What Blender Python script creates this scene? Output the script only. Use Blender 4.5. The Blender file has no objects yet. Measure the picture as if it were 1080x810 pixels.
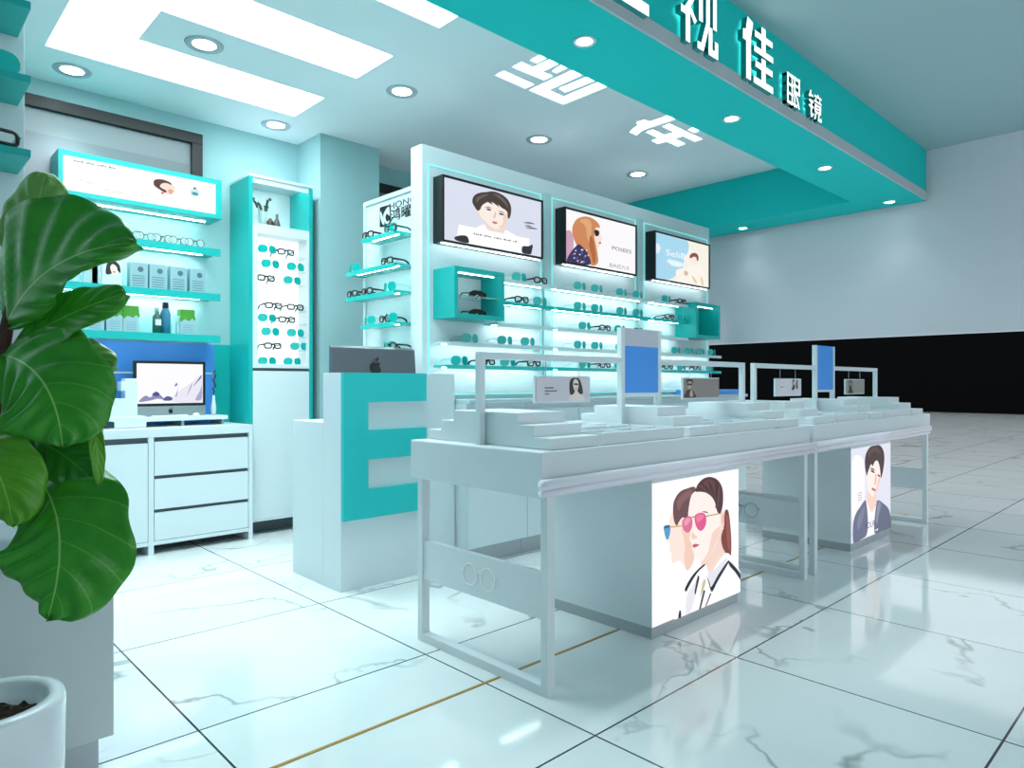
import bpy, bmesh, math, random
from mathutils import Vector, Matrix
random.seed(7)
scene = bpy.context.scene
COL = scene.collection
PI = math.pi

# ------------------------------------------------------------------ camera
EYE = 1.1
YAW = math.radians(46.4)
FWD = Vector((math.cos(YAW), math.sin(YAW), 0))
RGT = Vector((math.sin(YAW), -math.cos(YAW), 0))
cam_data = bpy.data.cameras.new('camera')
cam = bpy.data.objects.new('camera', cam_data)
COL.objects.link(cam)
cam.location = (0, 0, EYE)
cam.rotation_euler = (PI / 2, 0, YAW - PI / 2)
cam_data.sensor_width = 36
cam_data.lens = 724 / 1080 * 36
cam_data.shift_y = -1 / 1080
cam_data.clip_start = 0.05
scene.camera = cam

# ------------------------------------------------------------------ light and exposure
scene.view_settings.view_transform = 'Standard'
scene.view_settings.look = 'None'
scene.view_settings.exposure = 0.0
scene.view_settings.gamma = 1.0
scene.view_settings.use_curve_mapping = False
world = bpy.data.worlds.new('mall_ambience')
scene.world = world
world.use_nodes = True
bgn = world.node_tree.nodes['Background']
bgn.inputs['Color'].default_value = (0.86, 0.94, 0.98, 1)
bgn.inputs['Strength'].default_value = 1.38
CEIL_LIGHT = 9.0        # illuminated ceiling letters
DOWN_DISC = 12.0        # downlight discs
DOWN_SPOT = 45.0        # downlight beams, watts
LED = 27.0               # shelf strips
LIGHT_TINT = (0.86, 0.985, 1.0)
SCREEN = 1.0


def pix(x, y, z):
    """point seen at photo pixel (x, y) at camera depth z"""
    return Vector((0, 0, EYE)) + (FWD + RGT * ((x - 540) / 724) + Vector((0, 0, 1)) * ((404 - y) / 724)) * z


def ony(x, y, Y):
    d = FWD + RGT * ((x - 540) / 724) + Vector((0, 0, 1)) * ((404 - y) / 724)
    return Vector((0, 0, EYE)) + d * (Y / d.y)


def onx(x, y, X):
    d = FWD + RGT * ((x - 540) / 724) + Vector((0, 0, 1)) * ((404 - y) / 724)
    return Vector((0, 0, EYE)) + d * (X / d.x)


def onz(x, y, Z):
    d = FWD + RGT * ((x - 540) / 724) + Vector((0, 0, 1)) * ((404 - y) / 724)
    return Vector((0, 0, EYE)) + d * ((Z - EYE) / d.z)


# ------------------------------------------------------------------ materials
def lin(c):
    if isinstance(c, str):
        c = [int(c[i:i + 2], 16) / 255 for i in (0, 2, 4)]
    return tuple((v / 12.92 if v <= 0.04045 else ((v + 0.055) / 1.055) ** 2.4) for v in c) + (1,)


MATS = {}


def mat(name, color, rough=0.4, metal=0.0, emit=0.0, emit_color=None, noise=0.0, nscale=30, coat=0.0, alpha=1.0, trans=0.0, spec=0.5):
    if name in MATS:
        return MATS[name]
    m = bpy.data.materials.new(name)
    m.use_nodes = True
    nt = m.node_tree
    b = nt.nodes['Principled BSDF']
    c = lin(color) if isinstance(color, str) else tuple(color) + (1,)
    b.inputs['Base Color'].default_value = c
    b.inputs['Roughness'].default_value = rough
    b.inputs['Metallic'].default_value = metal
    b.inputs['Coat Weight'].default_value = coat
    b.inputs['Alpha'].default_value = alpha
    b.inputs['Transmission Weight'].default_value = trans
    b.inputs['Specular IOR Level'].default_value = spec
    if emit:
        ec = c if emit_color is None else (lin(emit_color) if isinstance(emit_color, str) else tuple(emit_color) + (1,))
        b.inputs['Emission Color'].default_value = ec
        b.inputs['Emission Strength'].default_value = emit
    if noise:
        tc = nt.nodes.new('ShaderNodeTexCoord')
        n = nt.nodes.new('ShaderNodeTexNoise')
        n.inputs['Scale'].default_value = nscale
        n.inputs['Detail'].default_value = 4
        r = nt.nodes.new('ShaderNodeMix')
        r.data_type = 'RGBA'
        r.inputs['A'].default_value = c
        r.inputs['B'].default_value = tuple(v * (1 - noise) for v in c[:3]) + (1,)
        nt.links.new(tc.outputs['Object'], n.inputs['Vector'])
        nt.links.new(n.outputs['Fac'], r.inputs['Factor'])
        nt.links.new(r.outputs['Result'], b.inputs['Base Color'])
    MATS[name] = m
    return m


WHITE = mat('white_lacquer', 'DAE6EA', 0.35, noise=0.03, nscale=3)
WALLM = mat('pale_wall_paint', 'A2C8CB', 0.7, noise=0.05, nscale=2)
CEILM = mat('ceiling_paint', 'E4EBEF', 0.8)
BULKM = mat('grey_white_plaster', 'E8E4EA', 0.8)
TEAL = mat('teal_lacquer', '0EAFAB', 0.4, spec=0.35)
TEALB = mat('teal_beam_paint', '1CCBC7', 0.8, spec=0.2)
TEALG = mat('teal_acrylic', '12BDB6', 0.2)
FROST = mat('frosted_acrylic', 'CFE6E6', 0.2)
BLACK = mat('black_plastic', '0B0D0F', 0.3)
VOID = mat('black_void', '060708', 0.9, spec=0.05)
GREY = mat('grey_metal', 'A9B2B6', 0.35)
DGREY = mat('dark_grey_recess', '59656A', 0.6)
LIP = mat('grey_trim_metal', 'B9C0C6', 0.4)
RAILM = mat('lilac_white_tube', 'F6F0FA', 0.3)
TBLM = mat('table_white_lacquer', 'DCE4E8', 0.35, noise=0.03, nscale=4)
BLUE = mat('blue_panel', '3C97F0', 0.4)
BLUEW = mat('blue_back_panel', '4C9AF0', 0.5)
GOLD = mat('brass_inlay', 'A8801E', 0.35)
WOODG = mat('black_frame', '0C0A0C', 0.45, noise=0.3, nscale=15)
PANE = mat('grey_window_glass', '858A8F', 0.4)
PANE2 = mat('grey_window_reflection', '777C82', 0.5)
LEDM = mat('led_white', LIGHT_TINT, emit=LED)
LEDL = mat('led_white_bright', LIGHT_TINT, emit=LED * 2.0)
LEDC = mat('led_cyan', '8FDCD8', emit=0.55, emit_color='7FF5EE')
PANEL_L = mat('light_panel', LIGHT_TINT, emit=CEIL_LIGHT)
CHARL = mat('light_letter_panel', LIGHT_TINT, emit=3.0)
DISC = mat('downlight_disc', LIGHT_TINT, emit=DOWN_DISC)
SIGNW = mat('sign_face_white', 'FFFFFF', emit=1.0, emit_color='FBFFFF')
SIGNC = mat('sign_side_teal', '1E9C9A', 0.4)
GLASSM = mat('clear_glass', 'DDEFF0', 0.05, alpha=0.25)
SOIL = mat('potting_soil', '3A2A17', 0.95, noise=0.7, nscale=60)
POTM = mat('glazed_white_ceramic', 'E4EAF0', 0.12, coat=0.5)
BARK = mat('brown_stem_bark', '4A2C22', 0.8, noise=0.5, nscale=90)
SPACE = mat('space_grey_aluminium', '6B7177', 0.35, metal=0.6)
SILVER = mat('silver_aluminium', '9AA6A8', 0.35, metal=0.5)
LENST = mat('teal_mirror_lens', '10B5AF', 0.12)
LENSC = mat('clear_lens', 'E8F2F2', 0.05, alpha=0.25)


def leaf_material(name, c1, c2, vein):
    m = bpy.data.materials.new(name)
    m.use_nodes = True
    nt = m.node_tree
    N = nt.nodes
    L = nt.links
    b = N['Principled BSDF']
    uv = N.new('ShaderNodeUVMap')
    sep = N.new('ShaderNodeSeparateXYZ')
    L.new(uv.outputs['UV'], sep.inputs['Vector'])

    def math_(op, a, bb=None):
        n = N.new('ShaderNodeMath')
        n.operation = op
        for i, v in enumerate((a, bb)):
            if v is None:
                continue
            if isinstance(v, (int, float)):
                n.inputs[i].default_value = v
            else:
                L.new(v, n.inputs[i])
        return n.outputs[0]
    s = math_('ABSOLUTE', math_('SUBTRACT', math_('MULTIPLY', sep.outputs['X'], 2.0), 1.0))
    mid = math_('LESS_THAN', s, 0.016)
    ph = math_('FRACT', math_('SUBTRACT', math_('MULTIPLY', sep.outputs['Y'], 6.0), math_('MULTIPLY', s, 1.6)))
    lat = math_('LESS_THAN', ph, 0.045)
    vn = math_('MAXIMUM', mid, math_('MULTIPLY', lat, 0.32))
    tc = N.new('ShaderNodeTexCoord')
    nz = N.new('ShaderNodeTexNoise')
    nz.inputs['Scale'].default_value = 22
    nz.inputs['Detail'].default_value = 4
    L.new(tc.outputs['Object'], nz.inputs['Vector'])
    mx = N.new('ShaderNodeMix')
    mx.data_type = 'RGBA'
    mx.inputs['A'].default_value = lin(c1)
    mx.inputs['B'].default_value = lin(c2)
    L.new(nz.outputs['Fac'], mx.inputs['Factor'])
    m2 = N.new('ShaderNodeMix')
    m2.data_type = 'RGBA'
    m2.inputs['B'].default_value = lin(vein)
    L.new(mx.outputs['Result'], m2.inputs['A'])
    L.new(vn, m2.inputs['Factor'])
    L.new(m2.outputs['Result'], b.inputs['Base Color'])
    b.inputs['Roughness'].default_value = 0.30
    b.inputs['Specular IOR Level'].default_value = 0.4
    MATS[name] = m
    return m


LEAFM = leaf_material('fiddle_leaf_green', '1E7A16', '429F28', '8CC064')
LEAFD = leaf_material('fiddle_leaf_dark', '18601A', '2E8424', '5E9A48')
LEAFP = leaf_material('fiddle_leaf_pale', '5C9440', '7FAE5C', 'A0C080')
LEAFY = leaf_material('fiddle_leaf_yellow_green', '3F8A12', '5FA322', '93BC52')


def marble_material():
    m = bpy.data.materials.new('polished_marble_tile')
    m.use_nodes = True
    nt = m.node_tree
    N = nt.nodes
    L = nt.links
    b = N['Principled BSDF']
    tc = N.new('ShaderNodeTexCoord')
    sep = N.new('ShaderNodeSeparateXYZ')
    L.new(tc.outputs['Object'], sep.inputs['Vector'])

    def math_(op, a, bb=None):
        n = N.new('ShaderNodeMath')
        n.operation = op
        for i, v in enumerate((a, bb)):
            if v is None:
                continue
            if isinstance(v, (int, float)):
                n.inputs[i].default_value = v
            else:
                L.new(v, n.inputs[i])
        return n.outputs[0]

    def grid(src, off, size, w):
        f = math_('FRACT', math_('ADD', math_('DIVIDE', math_('SUBTRACT', src, off), size), 100.0))
        d = math_('MINIMUM', f, math_('SUBTRACT', 1.0, f))
        return math_('LESS_THAN', d, w / size)
    g = math_('MAXIMUM', grid(sep.outputs['X'], 0.78, 0.885, 0.0036), grid(sep.outputs['Y'], 1.372, 0.885, 0.0036))
    # per tile random offset for the veins
    fx = math_('FLOOR', math_('DIVIDE', math_('SUBTRACT', sep.outputs['X'], 0.78), 0.885))
    fy = math_('FLOOR', math_('DIVIDE', math_('SUBTRACT', sep.outputs['Y'], 1.372), 0.885))
    cmb = N.new('ShaderNodeCombineXYZ')
    L.new(math_('ADD', sep.outputs['X'], math_('MULTIPLY', fy, 3.7)), cmb.inputs['X'])
    L.new(math_('ADD', sep.outputs['Y'], math_('MULTIPLY', fx, 5.3)), cmb.inputs['Y'])
    n1 = N.new('ShaderNodeTexNoise')
    n1.inputs['Scale'].default_value = 0.85
    n1.inputs['Detail'].default_value = 5
    n1.inputs['Roughness'].default_value = 0.5
    n1.inputs['Distortion'].default_value = 0.5
    L.new(cmb.outputs['Vector'], n1.inputs['Vector'])
    v = math_('ABSOLUTE', math_('SUBTRACT', n1.outputs['Fac'], 0.5))
    rmp = N.new('ShaderNodeValToRGB')
    rmp.color_ramp.elements[0].position = 0.0
    rmp.color_ramp.elements[0].color = (1, 1, 1, 1)
    rmp.color_ramp.elements[1].position = 0.011
    rmp.color_ramp.elements[1].color = (0, 0, 0, 1)
    L.new(v, rmp.inputs['Fac'])
    n2 = N.new('ShaderNodeTexNoise')
    n2.inputs['Scale'].default_value = 1.1
    n2.inputs['Detail'].default_value = 3
    L.new(cmb.outputs['Vector'], n2.inputs['Vector'])
    r2 = N.new('ShaderNodeValToRGB')
    r2.color_ramp.elements[0].position = 0.42
    r2.color_ramp.elements[0].color = (0, 0, 0, 1)
    r2.color_ramp.elements[1].position = 0.58
    r2.color_ramp.elements[1].color = (1, 1, 1, 1)
    L.new(n2.outputs['Fac'], r2.inputs['Fac'])
    vein = math_('MULTIPLY', math_('MULTIPLY', rmp.outputs['Color'], r2.outputs['Color']), 0.75)
    cloud = math_('MULTIPLY', r2.outputs['Color'], 0.07)
    base = N.new('ShaderNodeMix')
    base.data_type = 'RGBA'
    base.inputs['A'].default_value = lin('E9F0F1')
    base.inputs['B'].default_value = lin('7A8688')
    L.new(math_('MAXIMUM', vein, cloud), base.inputs['Factor'])
    mg = N.new('ShaderNodeMix')
    mg.data_type = 'RGBA'
    mg.inputs['B'].default_value = lin('1E2628')
    L.new(base.outputs['Result'], mg.inputs['A'])
    L.new(g, mg.inputs['Factor'])
    L.new(mg.outputs['Result'], b.inputs['Base Color'])
    b.inputs['Roughness'].default_value = 0.07
    b.inputs['Specular IOR Level'].default_value = 0.6
    MATS['marble'] = m
    return m


MARBLE = marble_material()


# ------------------------------------------------------------------ mesh helpers
class MB:
    """collects geometry in WORLD coordinates and links it as ONE mesh object"""

    def __init__(self):
        self.v = []
        self.f = []
        self.m = []
        self.smooth = []
        self.uv = {}

    def add(self, verts, faces, mi=0, smooth=False):
        o = len(self.v)
        self.v += [Vector(p) for p in verts]
        for f in faces:
            self.f.append(tuple(i + o for i in f))
            self.m.append(mi)
            self.smooth.append(smooth)
        return self

    def box(self, x0, x1, y0, y1, z0, z1, mi=0):
        x0, x1 = min(x0, x1), max(x0, x1)
        y0, y1 = min(y0, y1), max(y0, y1)
        z0, z1 = min(z0, z1), max(z0, z1)
        v = [(x0, y0, z0), (x1, y0, z0), (x1, y1, z0), (x0, y1, z0), (x0, y0, z1), (x1, y0, z1), (x1, y1, z1), (x0, y1, z1)]
        return self.add(v, [(0, 3, 2, 1), (4, 5, 6, 7), (0, 1, 5, 4), (1, 2, 6, 5), (2, 3, 7, 6), (3, 0, 4, 7)], mi)

    def prism(self, poly, frame, d0, d1, mi=0, mside=None):
        """poly: 2D points; frame: (origin, u, v, n); extruded along n from d0 to d1"""
        o, u, w, n = [Vector(q) for q in frame]
        k = len(poly)
        a = [o + u * p[0] + w * p[1] + n * d0 for p in poly]
        c = [o + u * p[0] + w * p[1] + n * d1 for p in poly]
        area = sum(poly[i][0] * poly[(i + 1) % k][1] - poly[(i + 1) % k][0] * poly[i][1] for i in range(k))
        fl = area * u.cross(w).dot(n) * (d1 - d0) < 0
        i0 = tuple(range(k))
        i1 = tuple(range(k, 2 * k))
        bot = i0 if fl else i0[::-1]
        top = i1[::-1] if fl else i1
        self.add(a + c, [bot, top], mi)
        o_ = len(self.v) - 2 * k
        for i in range(k):
            j = (i + 1) % k
            q = (i, j, k + j, k + i)
            if fl:
                q = q[::-1]
            self.f.append(tuple(x + o_ for x in q))
            self.m.append(mi if mside is None else mside)
            self.smooth.append(False)
        return self

    def tube(self, pts, r, n=8, mi=0, cap=True, smooth=True):
        pts = [Vector(p) for p in pts]
        rr = r if isinstance(r, (list, tuple)) else [r] * len(pts)
        rings = []
        up = None
        for i, p in enumerate(pts):
            t = (pts[min(i + 1, len(pts) - 1)] - pts[max(i - 1, 0)]).normalized()
            if up is None:
                up = Vector((0, 0, 1)) if abs(t.z) < 0.9 else Vector((1, 0, 0))
            a = t.cross(up).normalized()
            bq = a.cross(t).normalized()
            up = bq
            rings.append([p + (a * math.cos(2 * PI * k / n) + bq * math.sin(2 * PI * k / n)) * rr[i] for k in range(n)])
        v = [q for ring in rings for q in ring]
        f = []
        for i in range(len(pts) - 1):
            for k in range(n):
                f.append((i * n + k, i * n + (k + 1) % n, (i + 1) * n + (k + 1) % n, (i + 1) * n + k))
        if cap:
            f.append(tuple(range(n))[::-1])
            f.append(tuple((len(pts) - 1) * n + k for k in range(n)))
        return self.add(v, f, mi, smooth)

    def lathe(self, prof, c, n=32, mi=0, smooth=True):
        c = Vector(c)
        v = []
        for r, z in prof:
            v += [c + Vector((r * math.cos(2 * PI * k / n), r * math.sin(2 * PI * k / n), z)) for k in range(n)]
        f = []
        for i in range(len(prof) - 1):
            for k in range(n):
                f.append((i * n + k, i * n + (k + 1) % n, (i + 1) * n + (k + 1) % n, (i + 1) * n + k))
        closed = tuple(prof[0]) == tuple(prof[-1])
        if prof[0][0] > 1e-6 and not closed:
            f.append(tuple(range(n))[::-1])
        if prof[-1][0] > 1e-6 and not closed:
            f.append(tuple((len(prof) - 1) * n + k for k in range(n)))
        return self.add(v, f, mi, smooth)

    def text(self, body, size, frame, d0=0.0, d1=None, mi=0, bold=0.0, width=None):
        o, u, w, n = [Vector(q) for q in frame]
        cu = bpy.data.curves.new('lettering', 'FONT')
        cu.body = body
        cu.size = size
        cu.offset = bold
        cu.resolution_u = 3
        if d1 is not None:
            cu.extrude = abs(d1 - d0) / 2
        ob = bpy.data.objects.new('lettering', cu)
        COL.objects.link(ob)
        dg = bpy.context.evaluated_depsgraph_get()
        me = bpy.data.meshes.new_from_object(ob.evaluated_get(dg))
        xs = [q.co.x for q in me.vertices]
        sx = 1.0
        if width and xs:
            sx = width / max(1e-6, max(xs) - min(xs))
        zo = d0 if d1 is None else (d0 + d1) / 2
        x0 = min(xs) if xs else 0
        flip = u.cross(w).dot(n) < 0
        vs = [o + u * ((q.co.x - x0) * sx) + w * q.co.y + n * (q.co.z + zo) for q in me.vertices]
        fs = [tuple(p.vertices)[::-1] if flip else tuple(p.vertices) for p in me.polygons]
        self.add(vs, fs, mi)
        bpy.data.objects.remove(ob)
        bpy.data.curves.remove(cu)
        bpy.data.meshes.remove(me)
        return self

    def build(self, name, mats, parent=None, bevel=0.0, seg=2, solid=0.0, sub=0, merge=False):
        if not isinstance(mats, (list, tuple)):
            mats = [mats]
        if parent is not None:
            org = parent_origin(parent)
        else:
            lo = Vector((min(p.x for p in self.v), min(p.y for p in self.v), min(p.z for p in self.v)))
            hi = Vector((max(p.x for p in self.v), max(p.y for p in self.v), max(p.z for p in self.v)))
            org = Vector(((lo.x + hi.x) / 2, (lo.y + hi.y) / 2, lo.z))
        me = bpy.data.meshes.new(name)
        bm = bmesh.new()
        vs = [bm.verts.new(p - org) for p in self.v]
        uvl = bm.loops.layers.uv.new('UVMap') if self.uv else None
        for f, mi, sm in zip(self.f, self.m, self.smooth):
            if len(set(f)) < 3:
                continue
            try:
                fc = bm.faces.new([vs[i] for i in f])
            except ValueError:
                continue
            fc.material_index = mi
            fc.smooth = sm
            if uvl:
                for lp, i in zip(fc.loops, f):
                    lp[uvl].uv = self.uv[i]
        bm.normal_update()
        if merge:
            bmesh.ops.remove_doubles(bm, verts=bm.verts[:], dist=1e-5)
        if bevel:
            es = [e for e in bm.edges if len(e.link_faces) == 2 and e.calc_face_angle(0) > 0.6]
            bmesh.ops.bevel(bm, geom=es, offset=bevel, segments=seg, profile=0.6, affect='EDGES', clamp_overlap=True)
        bm.normal_update()
        ng = [f for f in bm.faces if len(f.verts) > 4]
        if ng:
            bmesh.ops.triangulate(bm, faces=ng)
        bm.to_mesh(me)
        bm.free()
        for m in mats:
            me.materials.append(m)
        o = bpy.data.objects.new(name, me)
        COL.objects.link(o)
        if parent is not None:
            o.parent = parent
        else:
            o.location = org
        if solid:
            md = o.modifiers.new('thickness', 'SOLIDIFY')
            md.thickness = solid
            md.offset = 0
        if sub:
            md = o.modifiers.new('smooth', 'SUBSURF')
            md.levels = sub
            md.render_levels = sub
        return o


def parent_origin(p):
    o = Vector(p.location)
    while p.parent:
        p = p.parent
        o += Vector(p.location)
    return o


def thing(name, label, cat, loc, group=None):
    o = bpy.data.objects.new(name, None)
    o.empty_display_size = 0.05
    COL.objects.link(o)
    o.location = loc
    o['label'] = label
    o['category'] = cat
    if group:
        o['group'] = group
    return o


def tag(o, label, cat, group=None):
    o['label'] = label
    o['category'] = cat
    if group:
        o['group'] = group
    return o


def struct(o):
    o['kind'] = 'structure'
    return o


def bx(*a):
    return MB().box(*a)


def dup(root, loc, rotz, label, group):
    r = root.copy()
    COL.objects.link(r)
    r.location = loc
    r.rotation_euler = (0, 0, rotz)
    r['label'] = label
    r['group'] = group
    for ch in list(root.children):
        c = ch.copy()
        COL.objects.link(c)
        c.parent = r
        for g in ch.children:
            d = g.copy()
            COL.objects.link(d)
            d.parent = c
    return r


def smooth_poly(pts, n=4):
    out = []
    k = len(pts)
    for i in range(k):
        p0, p1, p2, p3 = pts[i - 1], pts[i], pts[(i + 1) % k], pts[(i + 2) % k]
        for j in range(n):
            t = j / n
            out.append(tuple(0.5 * (2 * p1[a] + (p2[a] - p0[a]) * t + (2 * p0[a] - 5 * p1[a] + 4 * p2[a] - p3[a]) * t * t
                                    + (3 * p1[a] - p0[a] - 3 * p2[a] + p3[a]) * t ** 3) for a in (0, 1)))
    return out


def homog(src, W, H):
    """maps the four corners TL, TR, BR, BL of a picture as photographed to a W x H sheet (u right, v up)"""
    dst = [(0, H), (W, H), (W, 0), (0, 0)]
    A = []
    for (x, y), (u, v) in zip(src, dst):
        A.append([x, y, 1, 0, 0, 0, -u * x, -u * y, u])
        A.append([0, 0, 0, x, y, 1, -v * x, -v * y, v])
    n = 8
    for i in range(n):
        p = max(range(i, n), key=lambda r: abs(A[r][i]))
        A[i], A[p] = A[p], A[i]
        for r in range(n):
            if r != i:
                k = A[r][i] / A[i][i]
                for c in range(i, n + 1):
                    A[r][c] -= k * A[i][c]
    h = [A[i][n] / A[i][i] for i in range(n)] + [1]

    def f(p):
        d = h[6] * p[0] + h[7] * p[1] + 1
        return ((h[0] * p[0] + h[1] * p[1] + h[2]) / d, (h[3] * p[0] + h[4] * p[1] + h[5]) / d)
    return f


def picture(name, frame, W, H, bg, layers, parent, emit=SCREEN, step=0.0004, clipped=True):
    """a printed or lit picture: a thin sheet with coloured shapes laid on it, ONE mesh"""
    mb = MB()
    cols = [bg]
    mb.prism([(0, 0), (W, 0), (W, H), (0, H)], frame, -0.003, 0.0, 0)
    o, u, w, n = [Vector(q) for q in frame]
    for i, (col, poly) in enumerate(layers):
        if col not in cols:
            cols.append(col)
        mi = cols.index(col)
        d = step * (i + 1)
        if isinstance(poly, tuple) and poly[0] == 'text':
            _, body, x, y, size, wd = poly
            mb.text(body, size, (o + u * x + w * y, u, w, n), d, None, mi, 0.0, wd)
            continue
        if clipped:
            poly = [(min(max(p[0], 0.001), W - 0.001), min(max(p[1], 0.001), H - 0.001)) for p in poly]
        mb.prism(poly, frame, d - step * 0.9, d, mi)
    ms = []
    for c in cols:
        ms.append(mat('print_%s_%d' % (c, round(emit * 100)), '050505', 0.35, emit=emit, emit_color=c, spec=0.25) if emit else mat('print_' + c, c, 0.35))
    return mb.build(name, ms, parent)


# ================================================================== THE SETTING
CZ = 3.02
struct(bx(-1.6, 31, -12, 30, -0.1, 0.0).build('floor', MARBLE)).location = (0, 0, 0)
fl = bpy.data.objects['floor']
for q in fl.data.vertices:      # keep the tile grid in world coordinates
    q.co += Vector((14.7, 9.0, -0.1))
struct(bx(-1.6, 6.5, 5.2, 5.3, 0, CZ).build('wall_back', WALLM))
struct(bx(-1.7, -1.6, -3.0, 5.3, 0, CZ).build('wall_left', WALLM))
struct(bx(6.40, 6.50, -8.0, 5.2, 1.5, CZ).build('wall_right', BULKM))
struct(bx(29.5, 29.7, -12, 30, 0, 6).build('wall_far', VOID))  # black colour stands in for the darkness beyond the opening
struct(bx(2.567, 3.095, 4.83, 5.2, 0, CZ).build('wall_column', WALLM))
# brass inlay line in the floor
struct(bx(-1.6, 6.4, 1.884, 1.896, 0.0, 0.0025).build('trim_1', GOLD))

# ceiling with recesses for the lit letter shapes
E_BAR, E_R = 1.13, 2.275
E_poly = [(0.77, 2.30), (E_R, 2.30), (E_R, 2.55), (E_R, 2.96), (E_BAR, 2.96), (E_BAR, 3.40), (E_R, 3.40), (E_R, 3.81), (E_BAR, 3.81),
          (E_BAR, 4.22), (E_R, 4.22), (E_R, 4.66), (0.77, 4.66)]


def cz(pts, s, ox, oy):
    return [tuple(onz(ox + x / s, oy + y / s, CZ)[:2]) for x, y in pts]


CH1 = [cz(p, 7.2, 500, 50) for p in (
    [(155, 212), (228, 178), (460, 282), (388, 314)],
    [(285, 150), (362, 110), (445, 150), (575, 90), (648, 124), (522, 186), (600, 217), (530, 252)],
    [(420, 100), (497, 55), (560, 80), (478, 124)],
    [(588, 182), (660, 134), (716, 157), (622, 198)],
    [(413, 325), (752, 170), (832, 207), (570, 325), (680, 373), (942, 263), (1018, 298), (678, 436)],
    [(640, 312), (858, 222), (922, 254), (690, 345)])]
CH2 = [cz(p, 9.82, 650, 110) for p in (
    [(132, 290), (225, 212), (200, 190), (290, 158), (345, 180), (540, 112), (622, 155), (345, 245), (270, 275), (208, 323)],
    [(470, 230), (550, 200), (898, 362), (816, 390), (690, 332), (610, 358), (720, 410), (640, 441), (520, 388), (432, 413), (358, 378), (430, 350), (300, 290),
     (378, 262), (500, 318), (592, 290)],
    [(735, 264), (806, 234), (876, 270), (805, 300)])]
struct(bx(-1.6, 6.5, -3.0, 1.742, CZ, CZ + 0.12).build('ceiling_mall', mat('mall_ceiling_shade', 'A9C3C8', 0.8)))  # ceiling colour darkened on this part to hold back the ambient light
cm = bx(-1.6, 6.5, 1.742, 5.3, CZ, CZ + 0.12)
ceil = struct(cm.build('ceiling', CEILM))


def cut(o, poly, depth):
    c = MB().prism(poly, ((0, 0, 0), (1, 0, 0), (0, 1, 0), (0, 0, 1)), CZ - 0.05, CZ + depth).build('cutter', CEILM)
    md = o.modifiers.new('cut', 'BOOLEAN')
    md.operation = 'DIFFERENCE'
    md.solver = 'EXACT'
    md.object = c
    dg = bpy.context.evaluated_depsgraph_get()
    me = bpy.data.meshes.new_from_object(o.evaluated_get(dg))
    o.modifiers.clear()
    o.data = me
    bpy.data.objects.remove(c)


def inset(poly, d):
    cx = sum(p[0] for p in poly) / len(poly)
    return poly


for poly in [E_poly] + CH1 + CH2:
    cut(ceil, poly, 0.05)
FR0 = ((0, 0, 0), (1, 0, 0), (0, 1, 0), (0, 0, 1))
tag(MB().prism(E_poly, FR0, CZ + 0.034, CZ + 0.048).build('ceiling_light', PANEL_L),
    'large white glowing E shaped light panel recessed in the ceiling', 'ceiling light')
for k, (ch, lb) in enumerate(((CH1, 'white lit character of square strokes recessed in ceiling, left of the two'),
                              (CH2, 'white lit character recessed in ceiling at the teal beam, right of the two'))):
    mb = MB()
    for poly in ch:
        mb.prism(poly, FR0, CZ + 0.012, CZ + 0.03)
    tag(mb.build('ceiling_letter', CHARL), lb, 'ceiling light', 'lit characters in the ceiling')

# teal beam that carries the sign
BZ, BY0, BY1, BX1 = 2.60, 1.742, 2.185, 6.37
struct(MB().prism([(-1.6, BY0), (BX1, BY0), (BX1, 5.195), (5.95, 5.195), (5.95, BY1), (-1.6, BY1)], FR0, BZ, CZ - 0.001).build('trim_2', TEALB))
struct(bx(-1.6, BX1, BY0 - 0.012, BY0, BZ, BZ + 0.068).build('trim_3', LIP))

# windows high on the back wall
def window(idx, x0, x1, z0, z1):
    fr = MB()
    t = 0.075
    fr.box(x0, x1, 5.15, 5.199, z1 - t, z1).box(x0, x1, 5.15, 5.199, z0, z0 + t)
    fr.box(x0, x0 + t, 5.15, 5.199, z0 + t, z1 - t).box(x1 - t, x1, 5.15, 5.199, z0 + t, z1 - t)
    o = struct(fr.build('window_%d' % idx, WOODG, None, 0.004))
    bx(x0 + t, x1 - t, 5.185, 5.198, z0 + t, z1 - t).build('window_pane', PANE, o)
    bx(x0 + t, x1 - t, 5.178, 5.184, z0 + t, z0 + (z1 - z0) * 0.62).build('window_reflection', PANE2, o)  # darker sheet painted in as the reflection across the pane


wa = ony(28, 100, 5.15)
wb = ony(214, 142, 5.15)
window(1, -0.6, wb.x, 2.30, wb.z)
wc = ony(394, 191, 5.15)
window(2, 3.15, 4.6, 1.9, wc.z)


# ================================================================== LIGHTS IN CEILING
def downlight(x, y, z, label, ringm, group, power=1.0, rd=0.064, ro=0.104):
    t = thing('downlight', label, 'ceiling light', (x, y, z), group)
    MB().lathe([(rd, -0.004), (ro - 0.004, -0.008), (ro, -0.001), (rd, -0.001), (rd, -0.004)], (x, y, z), 28).build('trim_ring', ringm, t)
    MB().lathe([(0.0, -0.003), (rd, -0.003), (rd, -0.0005), (0.0, -0.0005)], (x, y, z), 24).build('lamp_disc', DISC, t)
    ld = bpy.data.lights.new('downlight_beam', 'SPOT')
    ld.energy = DOWN_SPOT * power
    ld.color = LIGHT_TINT
    ld.spot_size = math.radians(95)
    ld.spot_blend = 0.8
    ld.shadow_soft_size = 0.05
    lo = bpy.data.objects.new('downlight_beam', ld)
    COL.objects.link(lo)
    lo.parent = t
    lo.location = (0, 0, -0.02)


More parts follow.
